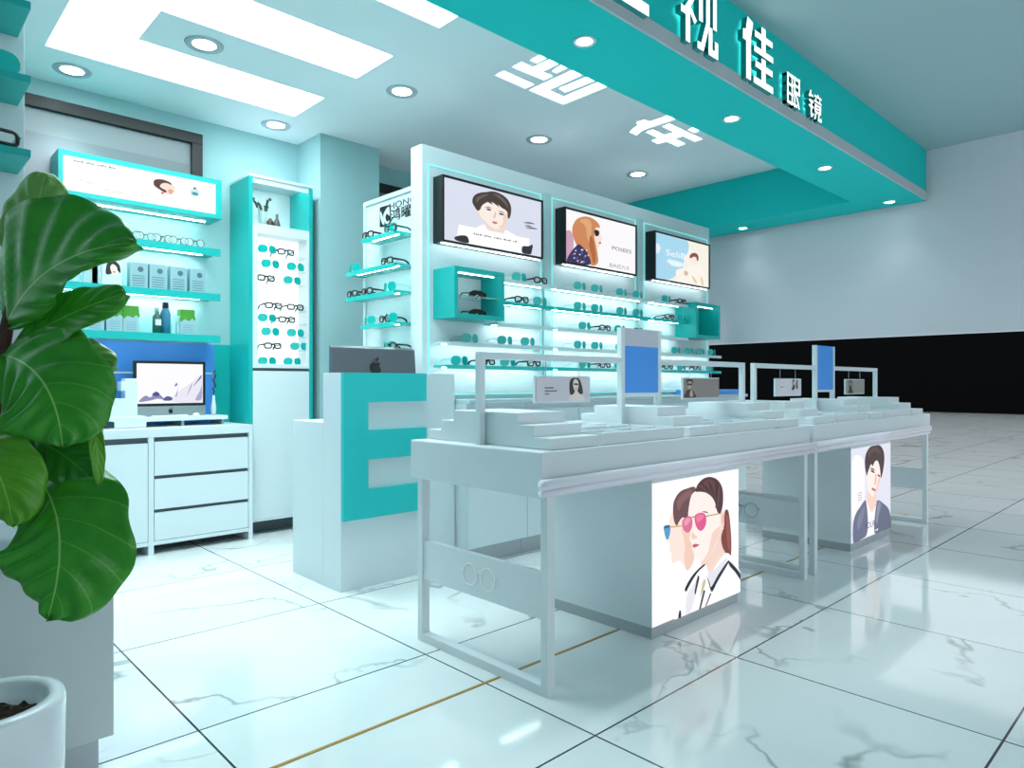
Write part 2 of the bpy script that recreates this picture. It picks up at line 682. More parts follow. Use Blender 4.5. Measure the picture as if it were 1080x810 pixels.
RING = mat('downlight_ring', 'B5BCC4', 0.4)
for x, y, lb in ((0.95, 4.91, 'downlight in pale ceiling above the dark window'), (2.25, 4.91, 'downlight in pale ceiling just left of the white column'),
                 (1.42, 4.02, 'downlight between two arms of the E light'), (2.59, 3.77, 'downlight in pale ceiling right of the E light'),
                 (3.885, 3.77, 'downlight in pale ceiling above the middle of the screens'), (5.185, 3.77, 'downlight in pale ceiling nearest the right end of screen wall')):
    downlight(x, y, CZ, lb, RING, 'downlights in the pale ceiling')
RINGT = mat('downlight_ring_white', 'CFE6E8', 0.4)
for x, y, lb in ((2.306, 1.96, 'downlight in underside of teal beam, nearest the camera'), (3.584, 1.96, 'downlight in underside of teal beam, second from left'),
                 (4.878, 1.96, 'downlight in underside of teal beam, third from left'), (6.18, 1.96, 'downlight at outer corner of the teal beam'),
                 (6.2, 3.27, 'downlight in teal beam over the right end of screen wall')):
    downlight(x, y, BZ, lb, RINGT, 'downlights in the teal beam', 0.8 if x < 6 else 0.06, 0.036, 0.052)

# ================================================================== SIGN LETTERS ON THE BEAM
LY = BY0          # letters stand out towards -Y
SF = lambda x, z: ((x, LY, z), (1, 0, 0), (0, 0, 1), (0, -1, 0))


def sign_letter(x0, z0, w, h, strokes, label, depth=0.042, holes=None):
    mb = MB()
    for s in strokes:
        if len(s) == 4 and not isinstance(s[0], tuple):
            a, b, c, d = s
            poly = [(a * w, b * h), (c * w, b * h), (c * w, d * h), (a * w, d * h)]
        else:
            poly = [(p[0] * w, p[1] * h) for p in s]
        mb.prism(poly, SF(x0, z0), 0.0125, depth, 0, 1)
    o = mb.build('sign_letter', [SIGNW, SIGNC])
    return tag(o, label, 'sign letter', 'white letters on the teal beam')


# first character: only its lower right corner is in view
sign_letter(2.00, 2.646, 0.417, 0.33, [(0, 0, 1, .15), (.06, .42, .94, .56), (0, .85, 1, 1), (.42, .15, .58, .85)],
            'large white raised character cut off at the top edge, first on the teal beam')
sign_letter(2.655, 2.645, 0.327, 0.33, [
    [(.10, 1.0), (.20, 1.0), (.26, .86), (.16, .86)], (0, .70, .40, .80), [(.30, .70), (.40, .70), (.16, .36), (.02, .36), (.02, .46), (.12, .46)], (.14, 0, .25, .5), [(.25, .42), (.25, .52), (.42, .36), (.36, .30)],
    (.48, .40, .58, .98), (.86, .40, .96, .98), (.48, .88, .96, .98), (.67, .42, .77, .82), [(.67, .42), (.76, .42), (.60, .0), (.44, .0), (.44, .10), (.54, .10)],
    (.74, .06, .84, .40), (.74, 0, 1.0, .10), (.91, .10, 1.0, .24)],
    'large white raised character with slim uprights, second on the teal beam')
sign_letter(3.225, 2.648, 0.327, 0.315, [
    [(.14, 1.0), (.32, .96), (.25, .68), (.25, .0), (.10, .0), (.10, .60), (.0, .60), (.0, .76), (.09, .78)],
    (.60, .54, .74, 1.0), (.38, .77, .98, .87), (.36, .52, 1.0, .62), (.60, .08, .74, .48), (.40, .28, .98, .38), (.34, 0, 1.0, .11)],
    'large white raised character with stacked crossbars, third on the teal beam')
sign_letter(3.722, 2.655, 0.160, 0.168, [
    (0, .0, .10, 1), (.34, .0, .44, 1), (0, .90, .44, 1), (0, .60, .44, .68), (0, .30, .44, .38), (0, 0, .44, .09),
    (.54, .0, .64, 1), (.90, .45, 1, 1), (.54, .90, 1, 1), (.54, .68, 1, .76), (.54, .45, 1, .54), (.54, 0, .78, .1), [(.66, .45), (.76, .45), (1.0, .0), (.88, .0)]],
    'small white raised character like two barred boxes, fourth on the teal beam')
sign_letter(4.00, 2.657, 0.180, 0.155, [
    [(.12, 1), (.22, 1), (.12, .74), (.0, .74)], (.1, .78, .36, .86), (.04, .56, .36, .64), (.02, .36, .38, .44), (.15, .06, .25, .64), [(.15, 0), (.25, .0), (.40, .14), (.36, .2)],
    (.44, .86, 1, .93), (.67, .90, .76, 1), (.52, .72, .60, .84), (.82, .72, .90, .84), (.42, .66, 1, .73), (.48, .30, .57, .60), (.86, .30, .95, .60), (.48, .52, .95, .60), (.48, .40, .95, .47), (.48, .28, .95, .35),
    [(.54, .30), (.64, .30), (.52, 0), (.42, 0)], (.74, .02, .83, .3), (.74, 0, 1, .08), (.92, .05, 1, .16)],
    'small white raised character of many thin strokes, last on the teal beam')


# ================================================================== GLASSES
def rrect(w, h, r, n=4, sk=0.0):
    pts = []
    for cx_, cy_, a0 in ((w / 2 - r, h / 2 - r, 0), (-w / 2 + r, h / 2 - r, 90), (-w / 2 + r, -h / 2 + r, 180), (w / 2 - r, -h / 2 + r, 270)):
        for k in range(n + 1):
            a = math.radians(a0 + 90 * k / n)
            x, y = cx_ + r * math.cos(a), cy_ + r * math.sin(a)
            pts.append((x + sk * y, y))
    return pts


def lens_frame(side, wrap=0.32):
    a = side * wrap
    return ((side * 0.037, 0.006, 0.0285), (math.cos(a), abs(math.sin(a)) * side, 0), (0, 0, 1), (0, -1, 0))


def make_glasses(kind, label, group):
    t = thing({'teal': 'sunglasses', 'black': 'eyeglasses', 'round': 'round_eyeglasses'}[kind], label, 'glasses', (0, 0, 0), group)
    rim = {'teal': mat('pale_teal_wire', '6FB4B2', 0.3), 'black': BLACK, 'round': mat('bronze_wire', '4C4A3C', 0.3)}[kind]
    ls = {'teal': LENST, 'black': LENSC, 'round': LENSC}[kind]
    for s in (-1, 1):
        fr = lens_frame(s, 0.32 if kind == 'teal' else 0.15)
        if kind == 'teal':
            p = rrect(0.066, 0.056, 0.024, 5, 0.06 * -s)
        elif kind == 'black':
            p = rrect(0.050, 0.036, 0.012, 4, 0.05 * -s)
        else:
            p = rrect(0.052, 0.050, 0.0245, 6)
        o = MB().prism(p, fr, -0.0015, 0.0015).build('lens', ls, t)
    f = MB()
    r = {'black': 0.0056, 'teal': 0.0012, 'round': 0.0030}[kind]
    for s in (-1, 1):
        fr = lens_frame(s, 0.32 if kind == 'teal' else 0.15)
        o_, u, w, n = [Vector(q) for q in fr]
        if kind == 'teal':
            p = rrect(0.066, 0.056, 0.024, 5, 0.06 * -s)
        elif kind == 'black':
            p = rrect(0.050, 0.036, 0.012, 4, 0.05 * -s)
        else:
            p = rrect(0.052, 0.050, 0.0245, 6)
        lp = [o_ + u * q[0] + w * q[1] for q in p]
        f.tube(lp + lp[:1], r, 6, 0, False)
    f.tube([(-0.011, 0, 0.036), (0, -0.003, 0.040), (0.011, 0, 0.036)], r * 1.3, 6)
    f.build('frame_front', rim, t)
    for s in (-1, 1):
        x = s * (0.068 if kind == 'teal' else 0.063)
        y0 = 0.012
        tr = {'black': 0.0054, 'teal': 0.0010, 'round': 0.0018}[kind]
        z0 = 0.036
        MB().tube([(x * .97, y0, z0), (x * 1.03, y0 + 0.01, z0 + 0.001), (x, y0 + 0.085, z0), (x * .98, y0 + 0.112, z0 - 0.010), (x * .97, y0 + 0.128, 0.004)],
                  [tr * 1.3, tr * 1.3, tr, tr * 1.2, tr * 1.3], 6).build('temple', rim, t)
    return t


PROTO = {}


def glasses(kind, loc, rz, label, group):
    if kind not in PROTO:
        p = make_glasses(kind, label, group)
        PROTO[kind] = p
        p.location = loc
        p.rotation_euler = (0, 0, rz)
        return p
    return dup(PROTO[kind], loc, rz, label, group)


ORD = ['leftmost', 'second from left', 'third from left', 'fourth from left', 'fifth from left', 'sixth from left']


def name_kind(k):
    return {'teal': 'teal sunglasses', 'black': 'black framed eyeglasses', 'round': 'round wire eyeglasses'}[k]


# ================================================================== SCREEN WALL (three bays)
TY = 3.5
SHELF_Y = 3.36
wall = thing('display_wall', 'tall white display wall with three screens and lit rows of glasses shelves', 'display wall', (4.26, 3.56, 0))
SW_X0, SW_X1, SW_Z = 2.555, 5.972, 2.60
bx(SW_X0, SW_X1, TY, 3.62, 0, SW_Z).build('wall_panel', WHITE, wall, 0.004)
BAYS = [(2.60, 3.625), (3.74, 4.78), (4.895, 5.93)]
for i, (a, b) in enumerate(BAYS):
    led = MB()
    y0, y1 = TY - 0.006, TY - 0.0005
    w = 0.007
    led.box(a, b, y0, y1, 2.475, 2.475 + w).box(a, a + w, y0, y1, 1.06, 2.475).box(b - w, b, y0, y1, 1.06, 2.475)
    led.build('light_line', LEDC, wall)
PILM = mat('pilaster_pale', 'BBD9DC', 0.4)
for a, b in ((3.645, 3.72), (4.80, 4.875)):
    bx(a, b, TY - 0.014, TY - 0.0005, 1.06, 2.5).build('pilaster', PILM, wall, 0.003)
SHELF_Z = {1: 1.785, 2: 1.635, 3: 1.49, 4: 1.345, 5: 1.20}
RANGE = [(2.643, 3.612), (3.655, 4.80), (4.86, 5.955)]
CUB = [(2.643, 3.06), None, (5.382, 5.80)]


def shelf_span(bay, s):
    a, b = RANGE[bay]
    if bay == 0 and s in (1, 2, 3):
        a = 3.065
    if bay == 2 and s in (1, 2, 3):
        b = 5.378
    return a, b


def wall_shelf(bay, s):
    a, b = shelf_span(bay, s)
    z = SHELF_Z[s]
    teal = s in (2, 5)
    o = bx(a, b, SHELF_Y + 0.006, TY - 0.001, z, z + 0.014).box(a, b, SHELF_Y, SHELF_Y + 0.006, z - 0.011, z + 0.014).build('shelf', TEALG if teal else FROST, wall)
    if not (bay == 0 and s == 3 and False):
        bx(a + 0.02, b - 0.06, SHELF_Y + 0.068, SHELF_Y + 0.078, z - 0.0025, z - 0.0005).build('light_strip', LEDM, o)


for bay in range(3):
    for s in range(1, 6):
        wall_shelf(bay, s)
# a strip under each screen and along the counter back
for bay, (a, b) in enumerate(((2.66, 3.55), (3.80, 4.67), (4.945, 5.82))):
    bx(a, b, TY - 0.060, TY - 0.056, 1.982, 1.9845).build('light_strip', LEDM, wall)

for bay in (0, 2):
    a, b = CUB[bay]
    c = thing('wall_cubby', ('teal box shelf under the left screen holding two dark glasses', '', 'empty teal box shelf under the right screen')[bay], 'wall cubby',
              ((a + b) / 2, 3.4, 1.505), 'teal box shelves on the screen wall')
    t = 0.028
    fy = 3.285
    m = MB()
    m.box(a, b, fy, TY - 0.001, 1.82 - t, 1.82).box(a, b, fy, TY - 0.001, 1.505, 1.505 + t)
    m.box(a, a + t, fy, TY - 0.001, 1.505 + t, 1.82 - t).box(b - t, b, fy, TY - 0.001, 1.505 + t, 1.82 - t)
    m.build('cubby_box', TEAL, c)
    bx(a + t, b - t, TY - 0.012, TY - 0.002, 1.505 + t, 1.82 - t).build('back_panel', WHITE if bay == 0 else TEAL, c)
    bx(a + t + .02, b - t - .02, fy + 0.05, fy + 0.054, 1.82 - t - 0.003, 1.82 - t - 0.0005).build('light_strip', LEDM, c)
    if bay == 0:
        bx(a + t, b - t, fy + 0.03, TY - 0.013, 1.645, 1.653).build('glass_shelf', GLASSM, c)

GL_TV = {
    (0, 1): [('teal', 549), ('black', 571)], (0, 2): [('black', 551), ('teal', 571)], (0, 4): [('teal', 497), ('teal', 534), ('teal', 558)],
    (0, 5): [('teal', 486), ('black', 515), ('teal', 537), ('black', 564)],
    (1, 1): [('teal', 613), ('teal', 631), ('teal', 657), ('teal', 674)], (1, 2): [('teal', 613), ('teal', 631), ('teal', 657), ('teal', 674)],
    (1, 3): [('teal', 618), ('black', 639), ('teal', 655), ('black', 674)], (1, 4): [('teal', 613), ('teal', 631), ('teal', 656), ('teal', 673)],
    (1, 5): [('teal', 618), ('black', 639), ('teal', 655), ('black', 673)],
    (2, 1): [('teal', 704), ('black', 720)], (2, 2): [('black', 707), ('teal', 720)], (2, 4): [('teal', 714), ('teal', 728), ('teal', 740), ('teal', 752)],
    (2, 5): [('black', 706), ('teal', 720), ('black', 736), ('teal', 750)]}
BAYN = ('left screen', 'middle screen', 'right screen')
SHN = {1: 'top shelf', 2: 'second shelf', 3: 'third shelf', 4: 'fourth shelf', 5: 'bottom shelf'}
for (bay, s), items in GL_TV.items():
    z = SHELF_Z[s] + 0.0145
    seen = {}
    tot = {}
    for k, x in items:
        tot[k] = tot.get(k, 0) + 1
    for k, x in items:
        n = seen.get(k, 0)
        seen[k] = n + 1
        X = ony(x, 380, SHELF_Y + 0.012).x
        a, b = shelf_span(bay, s)
        X = min(max(X, a + 0.075), b - 0.075)
        o = '' if tot[k] == 1 else ORD[n] + ' '
        glasses(k, (X, SHELF_Y + 0.010, z + (0.0005 if k == 'teal' else -0.002)), 0.0, '%s%s on the %s under the %s' % (o + ('' if not o else 'pair of '), name_kind(k), SHN[s], BAYN[bay]),
                'glasses on the screen wall')
for z, lb in ((1.6535, 'dark wrap sunglasses on the glass shelf in the teal box'), (1.5335, 'dark wrap sunglasses on the floor of the teal box')):
    c = ony(503, 318, 3.38)
    t = thing('wrap_sunglasses', lb, 'glasses', (c.x, 3.38, z), 'dark glasses in the teal box')
    m = MB()
    pr = [(-0.075, 0.0), (-0.07, 0.03), (-0.03, 0.045), (0.03, 0.045), (0.07, 0.03), (0.075, 0.0), (0.03, 0.002), (0.008, 0.018), (-0.008, 0.018), (-0.03, 0.002)]
    m.prism(pr, ((c.x, 3.38, z), (1, 0, 0), (0, 0, 1), (0, -1, 0)), 0, 0.012)
    m.build('lens_shield', mat('smoked_lens', '1B1512', 0.1), t, 0.003)
    for sgn in (-1, 1):
        MB().tube([(c.x + sgn * .074, 3.38, z + .024), (c.x + sgn * .074, 3.44, z + .03), (c.x + sgn * .07, 3.475, z + .005)], 0.004, 6).build('temple', BLACK, t)

# ---------------- screens
def screen(x0, x1, label, bg, layers_fn, frame_src):
    z0, z1 = 1.985, 2.405
    fy = 3.405
    t = thing('screen', label, 'screen', ((x0 + x1) / 2, TY - 0.05, z0), 'screens on the display wall')
    m = MB()
    e = 0.014
    m.box(x0, x1, fy + 0.006, TY - 0.001, z0, z1)
    m.box(x0, x1, fy - 0.004, fy + 0.006, z1 - e, z1).box(x0, x1, fy - 0.004, fy + 0.006, z0, z0 + e)
    m.box(x0, x0 + e, fy - 0.004, fy + 0.006, z0 + e, z1 - e).box(x1 - e, x1, fy - 0.004, fy + 0.006, z0 + e, z1 - e)
    m.build('screen_housing', BLACK, t)
    W, H = x1 - x0 - 2 * e, z1 - z0 - 2 * e
    f = homog(frame_src, W, H)
    picture('screen_picture', ((x0 + e, fy + 0.004, z0 + e), (1, 0, 0), (0, 0, 1), (0, -1, 0)), W, H, bg, layers_fn(f, W, H), t, SCREEN, 0.0003)


def S(f, pts, n=4):
    return [f(p) for p in smooth_poly(pts, n)]


def Pq(f, pts):
    return [f(p) for p in pts]


def small_print(col, u0, u1, v, h, n):
    """a line of unreadably small print: a row of short strokes"""
    st = (u1 - u0) / n
    return [(col, [(u0 + k * st, v), (u0 + k * st + st * (0.55 + 0.2 * (k % 2)), v), (u0 + k * st + st * (0.55 + 0.2 * (k % 2)), v + h * (0.7 + 0.3 * (k % 3 == 0))),
                   (u0 + k * st, v + h * (0.7 + 0.3 * (k % 3 == 0)))]) for k in range(n) if k % 5 != 4]


def tv1(f, W, H):
    L = []
    L.append(('FBFBFD', S(f, [(330, 600), (345, 520), (430, 470), (545, 500), (640, 560), (650, 640), (480, 640)])))
    L.append(('EFD9CB', S(f, [(425, 420), (440, 490), (490, 525), (540, 520), (548, 470), (530, 440)])))
    L.append(('F0D8C8', S(f, [(392, 385), (388, 400), (397, 432), (408, 436), (410, 400)])))
    L.append(('FBEDE4', S(f, [(392, 388), (400, 350), (460, 318), (520, 340), (565, 385), (567, 430), (545, 473), (522, 494), (495, 500), (462, 484), (425, 445), (405, 425)])))
    L.append(('F1D4C4', S(f, [(538, 420), (560, 412), (560, 440), (545, 472), (524, 493), (512, 490), (535, 462)])))
    L.append(('4A3F3B', S(f, [(372, 372), (360, 350), (360, 325), (374, 303), (402, 290), (440, 285), (480, 281), (524, 296), (560, 324), (580, 362), (582, 400), (574, 432), (563, 436), (561, 408), (552, 390),
                               (528, 376), (505, 356), (512, 372), (486, 352), (468, 343), (474, 358), (448, 344), (428, 352), (412, 366), (402, 388), (392, 392), (384, 390)])))
    L.append(('6E605A', S(f, [(382, 322), (415, 302), (450, 298), (430, 312), (400, 328), (384, 346)])))
    L.append(('6E605A', S(f, [(478, 294), (520, 308), (552, 340), (566, 380), (544, 350), (508, 318)])))
    for q in ([(428, 375), (450, 370), (470, 380), (450, 376)], [(505, 395), (525, 396), (545, 408), (524, 401)]):
        L.append(('6B5A50', S(f, q)))
    for q in ([(436, 384), (452, 381), (467, 391), (450, 391)], [(508, 408), (525, 407), (540, 417), (523, 417)]):
        L.append(('2A2322', S(f, q)))
    L.append(('E2B9A6', S(f, [(487, 400), (492, 402), (488, 432), (476, 436), (480, 430)])))
    L.append(('C97F7C', S(f, [(472, 455), (486, 455), (502, 463), (488, 470), (474, 464)])))
    L.append(('FFFFFF', Pq(f, [(282, 473), (690, 555), (684, 648), (268, 552)])))
    u0 = f((365, 520))
    u1 = f((612, 566))
    L += small_print('4A4A50', u0[0], u1[0], u0[1] - 0.010, 0.010, 22)
    L.append(('33333B', S(f, [(255, 545), (292, 535), (325, 542), (334, 577), (300, 575), (262, 562)])))
    L.append(('33333B', S(f, [(643, 602), (680, 600), (705, 592), (700, 630), (690, 648), (645, 640)])))
    for a, b, c, d in ((650, 462, 720, 470), (655, 480, 700, 484), (660, 492, 735, 501)):
        L.append(('7A7A82', S(f, [(a, b), ((a + c) / 2, b - 4), (c, d), ((a + c) / 2, (b + d) / 2 + 3)])))
    return L


def tv2(f, W, H):
    L = []
    L.append(('CFA2BA', S(f, [(88, 235), (120, 232), (130, 300), (110, 390), (88, 385)])))
    L.append(('FAE3D6', S(f, [(225, 200), (262, 195), (268, 225), (270, 240), (281, 268), (273, 274), (273, 290), (262, 312), (245, 322), (230, 310), (225, 260)])))
    L.append(('D08A5A', S(f, [(122, 225), (128, 190), (150, 160), (190, 148), (225, 156), (255, 178), (268, 205), (250, 205), (240, 220), (238, 262), (246, 300), (255, 345), (258, 390), (240, 408), (215, 400), (205, 350), (180, 315), (150, 305), (132, 270)])))
    L.append(('E0A878', S(f, [(160, 170), (195, 160), (220, 180), (222, 240), (215, 300), (200, 260), (190, 200)])))
    L.append(('B06A40', S(f, [(215, 250), (232, 270), (240, 320), (245, 380), (232, 395), (222, 350), (210, 300)])))
    L.append(('231F28', S(f, [(240, 218), (262, 226), (260, 248), (246, 252), (239, 240)])))
    L.append(('C04A50', S(f, [(262, 283), (273, 284), (272, 291), (263, 292)])))
    L.append(('353560', S(f, [(95, 395), (105, 350), (145, 300), (160, 297), (185, 320), (205, 352), (216, 400), (160, 408)])))
    random.seed(3)
    for k in range(26):
        x = random.uniform(108, 205)
        y = random.uniform(320 + max(0, (150 - x)) * .5, 398)
        L.append((('E6DCE8', '8F5A7A')[k % 2], S(f, [(x - 4, y), (x, y - 5), (x + 5, y), (x, y + 4)], 2)))
    a, b = f((328, 318)), f((436, 330))
    L.append(('3A3A40', ('text', 'POSEES', a[0], a[1] - 0.01, 0.042, b[0] - a[0])))
    a, b = f((315, 410)), f((420, 420))
    L.append(('9A969C', ('text', 'BAIDUI', a[0], a[1] - 0.01, 0.044, b[0] - a[0])))
    return L


def tv3(f, W, H):
    L = []
    L.append(('A9D8EE', S(f, [(562, 235), (650, 256), (735, 275), (742, 330), (720, 370), (712, 420), (660, 480), (610, 494), (562, 486)])))
    L.append(('E6F4FA', S(f, [(562, 300), (580, 298), (590, 325), (575, 350), (562, 345)])))
    L.append(('E6F4FA', S(f, [(630, 380), (700, 395), (725, 410), (690, 418), (640, 405)])))
    L.append(('FAF4E8', S(f, [(675, 440), (730, 425), (760, 395), (800, 400), (832, 440), (850, 500), (850, 528), (700, 505)])))
    L.append(('FBEADF', S(f, [(752, 370), (775, 355), (795, 365), (796, 395), (780, 410), (760, 400)])))
    L.append(('8E4A3E', S(f, [(748, 362), (760, 345), (780, 341), (796, 355), (798, 378), (790, 384), (785, 366), (770, 362), (755, 372)])))
    L.append(('E8C9A0', S(f, [(810, 470), (822, 490), (826, 518), (815, 510)])))
    L.append(('E8C9A0', S(f, [(760, 470), (775, 480), (790, 508), (778, 505)])))
    L.append(('D8B9B0', S(f, [(720, 440), (740, 450), (732, 470), (718, 460)])))
    a, b = f((618, 345)), f((724, 360))
    L.append(('F6FCFF', ('text', 'Seli8', a[0], a[1] - 0.02, 0.075, b[0] - a[0])))
    for y, x0, x1 in ((395, 625, 690), (410, 640, 700)):
        a, b = f((x0, y)), f((x1, y + 12))
        L.append(('F6FCFF', [(a[0], a[1] - .004), (b[0], a[1] - .004), (b[0], a[1]), (a[0], a[1])]))
    return L


screen(2.641, 3.547, 'black framed screen showing a dark haired man holding a white board', 'DCE0F0', tv1, [(200, 205), (762, 340), (762, 665), (200, 557)])
screen(3.779, 4.668, 'black framed screen showing a red haired woman in sunglasses', 'FBF8FA', tv2, [(88, 110), (464, 200), (464, 462), (88, 385)])
screen(4.925, 5.819, 'black framed screen showing pale blue and cream artwork of a woman', 'F6F1E6', tv3, [(562, 235), (855, 300), (855, 532), (562, 485)])

# ---------------- base cabinets and counter under the screen wall
CABX = [2.605, 3.10, 3.60, 4.10, 4.60, 5.10, 5.60, 5.97]
for i in range(7):
    a, b = CABX[i], CABX[i + 1]
    ordn = ['first', 'second', 'third', 'fourth', 'fifth', 'sixth', 'seventh'][i]
    c = thing('base_cabinet', 'white handleless base cabinet under the screens, %s from the teal E desk' % ordn, 'cabinet', ((a + b) / 2, 3.3, 0), 'base cabinets under the screens')
    bx(a + 0.001, b - 0.001, 3.13, TY - 0.001, 0.11, 0.975).build('body', WHITE, c)
    bx(a + 0.001, b - 0.001, 3.17, TY - 0.001, 0.0, 0.11).build('toe_kick', LIP, c)
    bx(a + 0.003, b - 0.003, 3.112, 3.13, 0.115, 0.935).build('door', WHITE, c, 0.002)
cc = thing('counter', 'long pale counter top running below the lit shelves', 'counter', (4.29, 3.3, 0.975))
bx(2.605, 5.97, 3.10, TY - 0.001, 0.975, 1.0).build('worktop', mat('pale_grey_top', 'B9CDD2', 0.2), cc, 0.003)
bx(2.605, 5.97, 3.36, TY - 0.001, 1.0, 1.035).build('upstand', mat('pale_grey_top', 'B9CDD2', 0.2), cc)
bx(2.62, 5.95, 3.352, 3.36, 1.026, 1.033).build('light_line', LEDC, cc)
tag(bx(5.15, 5.96, 3.12, 3.34, 1.0005, 1.040).build('blue_box', BLUE, None, 0.003), 'flat blue box lying on the right end of the counter under the screens', 'box')

# ================================================================== SIDE PANEL OF THE DISPLAY WALL (faces the counter)
SX = 2.60
side = thing('side_display_panel', 'white side panel with black emblem and teal glasses shelves beside the column', 'display wall', (2.66, 3.93, 0))
bx(SX, SX + 0.10, 3.6205, 4.245, 0, 2.375).build('wall_panel', WHITE, side, 0.004)
m = MB()
m.box(SX - 0.012, SX - 0.0005, 3.6205, 4.245, 2.345, 2.375).box(SX - 0.012, SX - 0.0005, 4.217, 4.245, 0.0, 2.345)
m.build('edge_frame', FROST, side)
FS = ((SX, 0, 0), (0, -1, 0), (0, 0, 1), (-1, 0, 0))   # u runs toward -Y: left to right as seen


def side_pt(x, y):
    p = onx(x, y, SX)
    return (-p.y, p.z)


def sidep(pts):
    return [side_pt(355 + x / 8.5, 200 + y / 8.5) for x, y in pts]


em = MB()
em.prism(sidep([(390, 160), (487, 133), (487, 320), (390, 338)]), FS, 0.0008, 0.003, 0)
em.prism(smooth_poly(sidep([(450, 175), (472, 155), (480, 200), (478, 235), (455, 215), (440, 250), (455, 290), (478, 275), (470, 300), (445, 305), (428, 270), (425, 225)]), 3), FS, 0.003, 0.0045, 1)
em.prism(smooth_poly(sidep([(396, 215), (402, 200), (425, 270), (432, 310), (420, 315), (402, 270)]), 3), FS, 0.003, 0.0045, 1)
em.build('emblem', [BLACK, WHITE], side)
a, b = side_pt(411, 221.6), side_pt(446, 210)
INK = mat('grey_lettering', '4A5A5E', 0.5)
MB().text('HONGC', 0.062, ((SX, -a[0], a[1]), (0, -1, 0), (0, 0, 1), (-1, 0, 0)), 0.001, 0.004, 0, 0.0, b[0] - a[0]).build('lettering', INK, side)
a, b = side_pt(412.3, 233), side_pt(446, 222)
MB().text('鸿曜光', 0.088, ((SX, -a[0], a[1]), (0, -1, 0), (0, 0, 1), (-1, 0, 0)), 0.001, 0.004, 0, 0.0, b[0] - a[0]).build('lettering', BLACK, side)
SIDE_SH = [(2.03, 4.20, 2.46), (1.845, 4.245, 2.37), (1.675, 4.245, 2.37), (1.50, 4.20, 2.46)]
tips = [(378.5, 255), (359.5, 291), (359.5, 317), (378, 345), (378, 373)]
SIDE_Y = []
for (tx, ty_) in tips:
    X = SX - 0.17
    p = onx(tx, ty_, X)
    SIDE_Y.append((p.y, p.z))
for k, (yt, zt) in enumerate(SIDE_Y):
    y1 = min(yt, 4.24)
    X = SX - 0.17
    pl = [(X + 0.03, 3.6205), (X, 3.6205), (X, y1 - 0.03), (X + 0.03, y1), (SX - 0.013, y1), (SX - 0.013, 3.6205)]
    o = MB().prism(pl[1:], ((0, 0, 0), (1, 0, 0), (0, 1, 0), (0, 0, 1)), zt - 0.004, zt + 0.012).box(X - 0.0005, X + 0.006, 3.6205, y1 - 0.03, zt - 0.018, zt + 0.0115).build('shelf', TEALG, side)
    bx(X + 0.045, X + 0.055, 3.64, y1 - 0.1, zt - 0.0065, zt - 0.0045).build('light_strip', LEDM, o)
SIDE_GL = [
    [('black', 384, 246), ('teal', 411, 237), ('black', 426, 232)], [('teal', 372, 282), ('black', 407, 273)],
    [('black', 369, 311), ('black', 386, 306), ('teal', 409, 302)], [('teal', 388, 337), ('black', 405, 334), ('teal', 427, 331)], [('teal', 409, 362), ('black', 428, 362)]]
SIDN = ['top shelf', 'second shelf', 'third shelf', 'fourth shelf', 'bottom shelf']
for k, items in enumerate(SIDE_GL):
    seen, tot = {}, {}
    for q in items:
        tot[q[0]] = tot.get(q[0], 0) + 1
    for kd, x, y in items:
        n = seen.get(kd, 0)
        seen[kd] = n + 1
        X = SX - 0.155
        p = onx(x, y, X)
        Yc = min(max(p.y, 3.70), SIDE_Y[k][0] - 0.075, 4.165)
        o = '' if tot[kd] == 1 else ORD[n] + ' pair of '
        glasses(kd, (X, Yc, SIDE_Y[k][1] + 0.0125 + (0.0005 if kd == 'teal' else -0.003)), -PI / 2,
                '%s%s on the %s of the emblem panel' % (o, name_kind(kd), SIDN[k]), 'glasses on the side panel')

# ================================================================== RECEPTION DESK WITH E
desk = thing('reception_desk', 'stepped white reception desk with a big teal letter E on front', 'desk', (2.21, 3.5, 0))
pf = [(3.225, 0.0), (3.225, 1.155), (3.415, 1.155), (3.415, 0.885), (3.775, 0.885), (3.775, 0.0)]
bx(1.832, 2.597, 3.225, 3.415, 0.0, 1.155).box(1.832, 2.553, 3.4151, 3.775, 0.0, 0.885).build('body', WHITE, desk, 0.003)
ez = (0.376, 0.531, 0.690, 0.846, 0.998, 1.155)
ex0, ex1, ex2 = 1.832, 1.980, 2.365
Ep = [(ex0, ez[0]), (ex2, ez[0]), (ex2, ez[1]), (ex1, ez[1]), (ex1, ez[2]), (ex2, ez[2]), (ex2, ez[3]), (ex1, ez[3]), (ex1, ez[4]), (ex2, ez[4]), (ex2, ez[5]), (ex0, ez[5])]
MB().prism(Ep, ((0, 3.2245, 0), (1, 0, 0), (0, 0, 1), (0, -1, 0)), 0, 0.03).build('letter', mat('teal_letter', '14C4C4', 0.4), desk)

# computer on the desk, seen from behind
def apple(cx, cz_, s, frame_y, out):
    fr = ((cx, frame_y, cz_), (1 * out, 0, 0), (0, 0, 1), (0, -1, 0) if out == 1 else (0, -1, 0))
    body = smooth_poly([(0, .36), (.16, .44), (.34, .34), (.26, .14), (.40, -.10), (.24, -.42), (.08, -.44), (0, -.40), (-.08, -.44), (-.24, -.42), (-.42, -.06), (-.38, .28), (-.18, .44)], 3)
    leaf = smooth_poly([(.0, .48), (.05, .68), (.2, .8), (.17, .6)], 3)
    return fr, [[(p[0] * s, p[1] * s) for p in body], [(p[0] * s, p[1] * s) for p in leaf]]


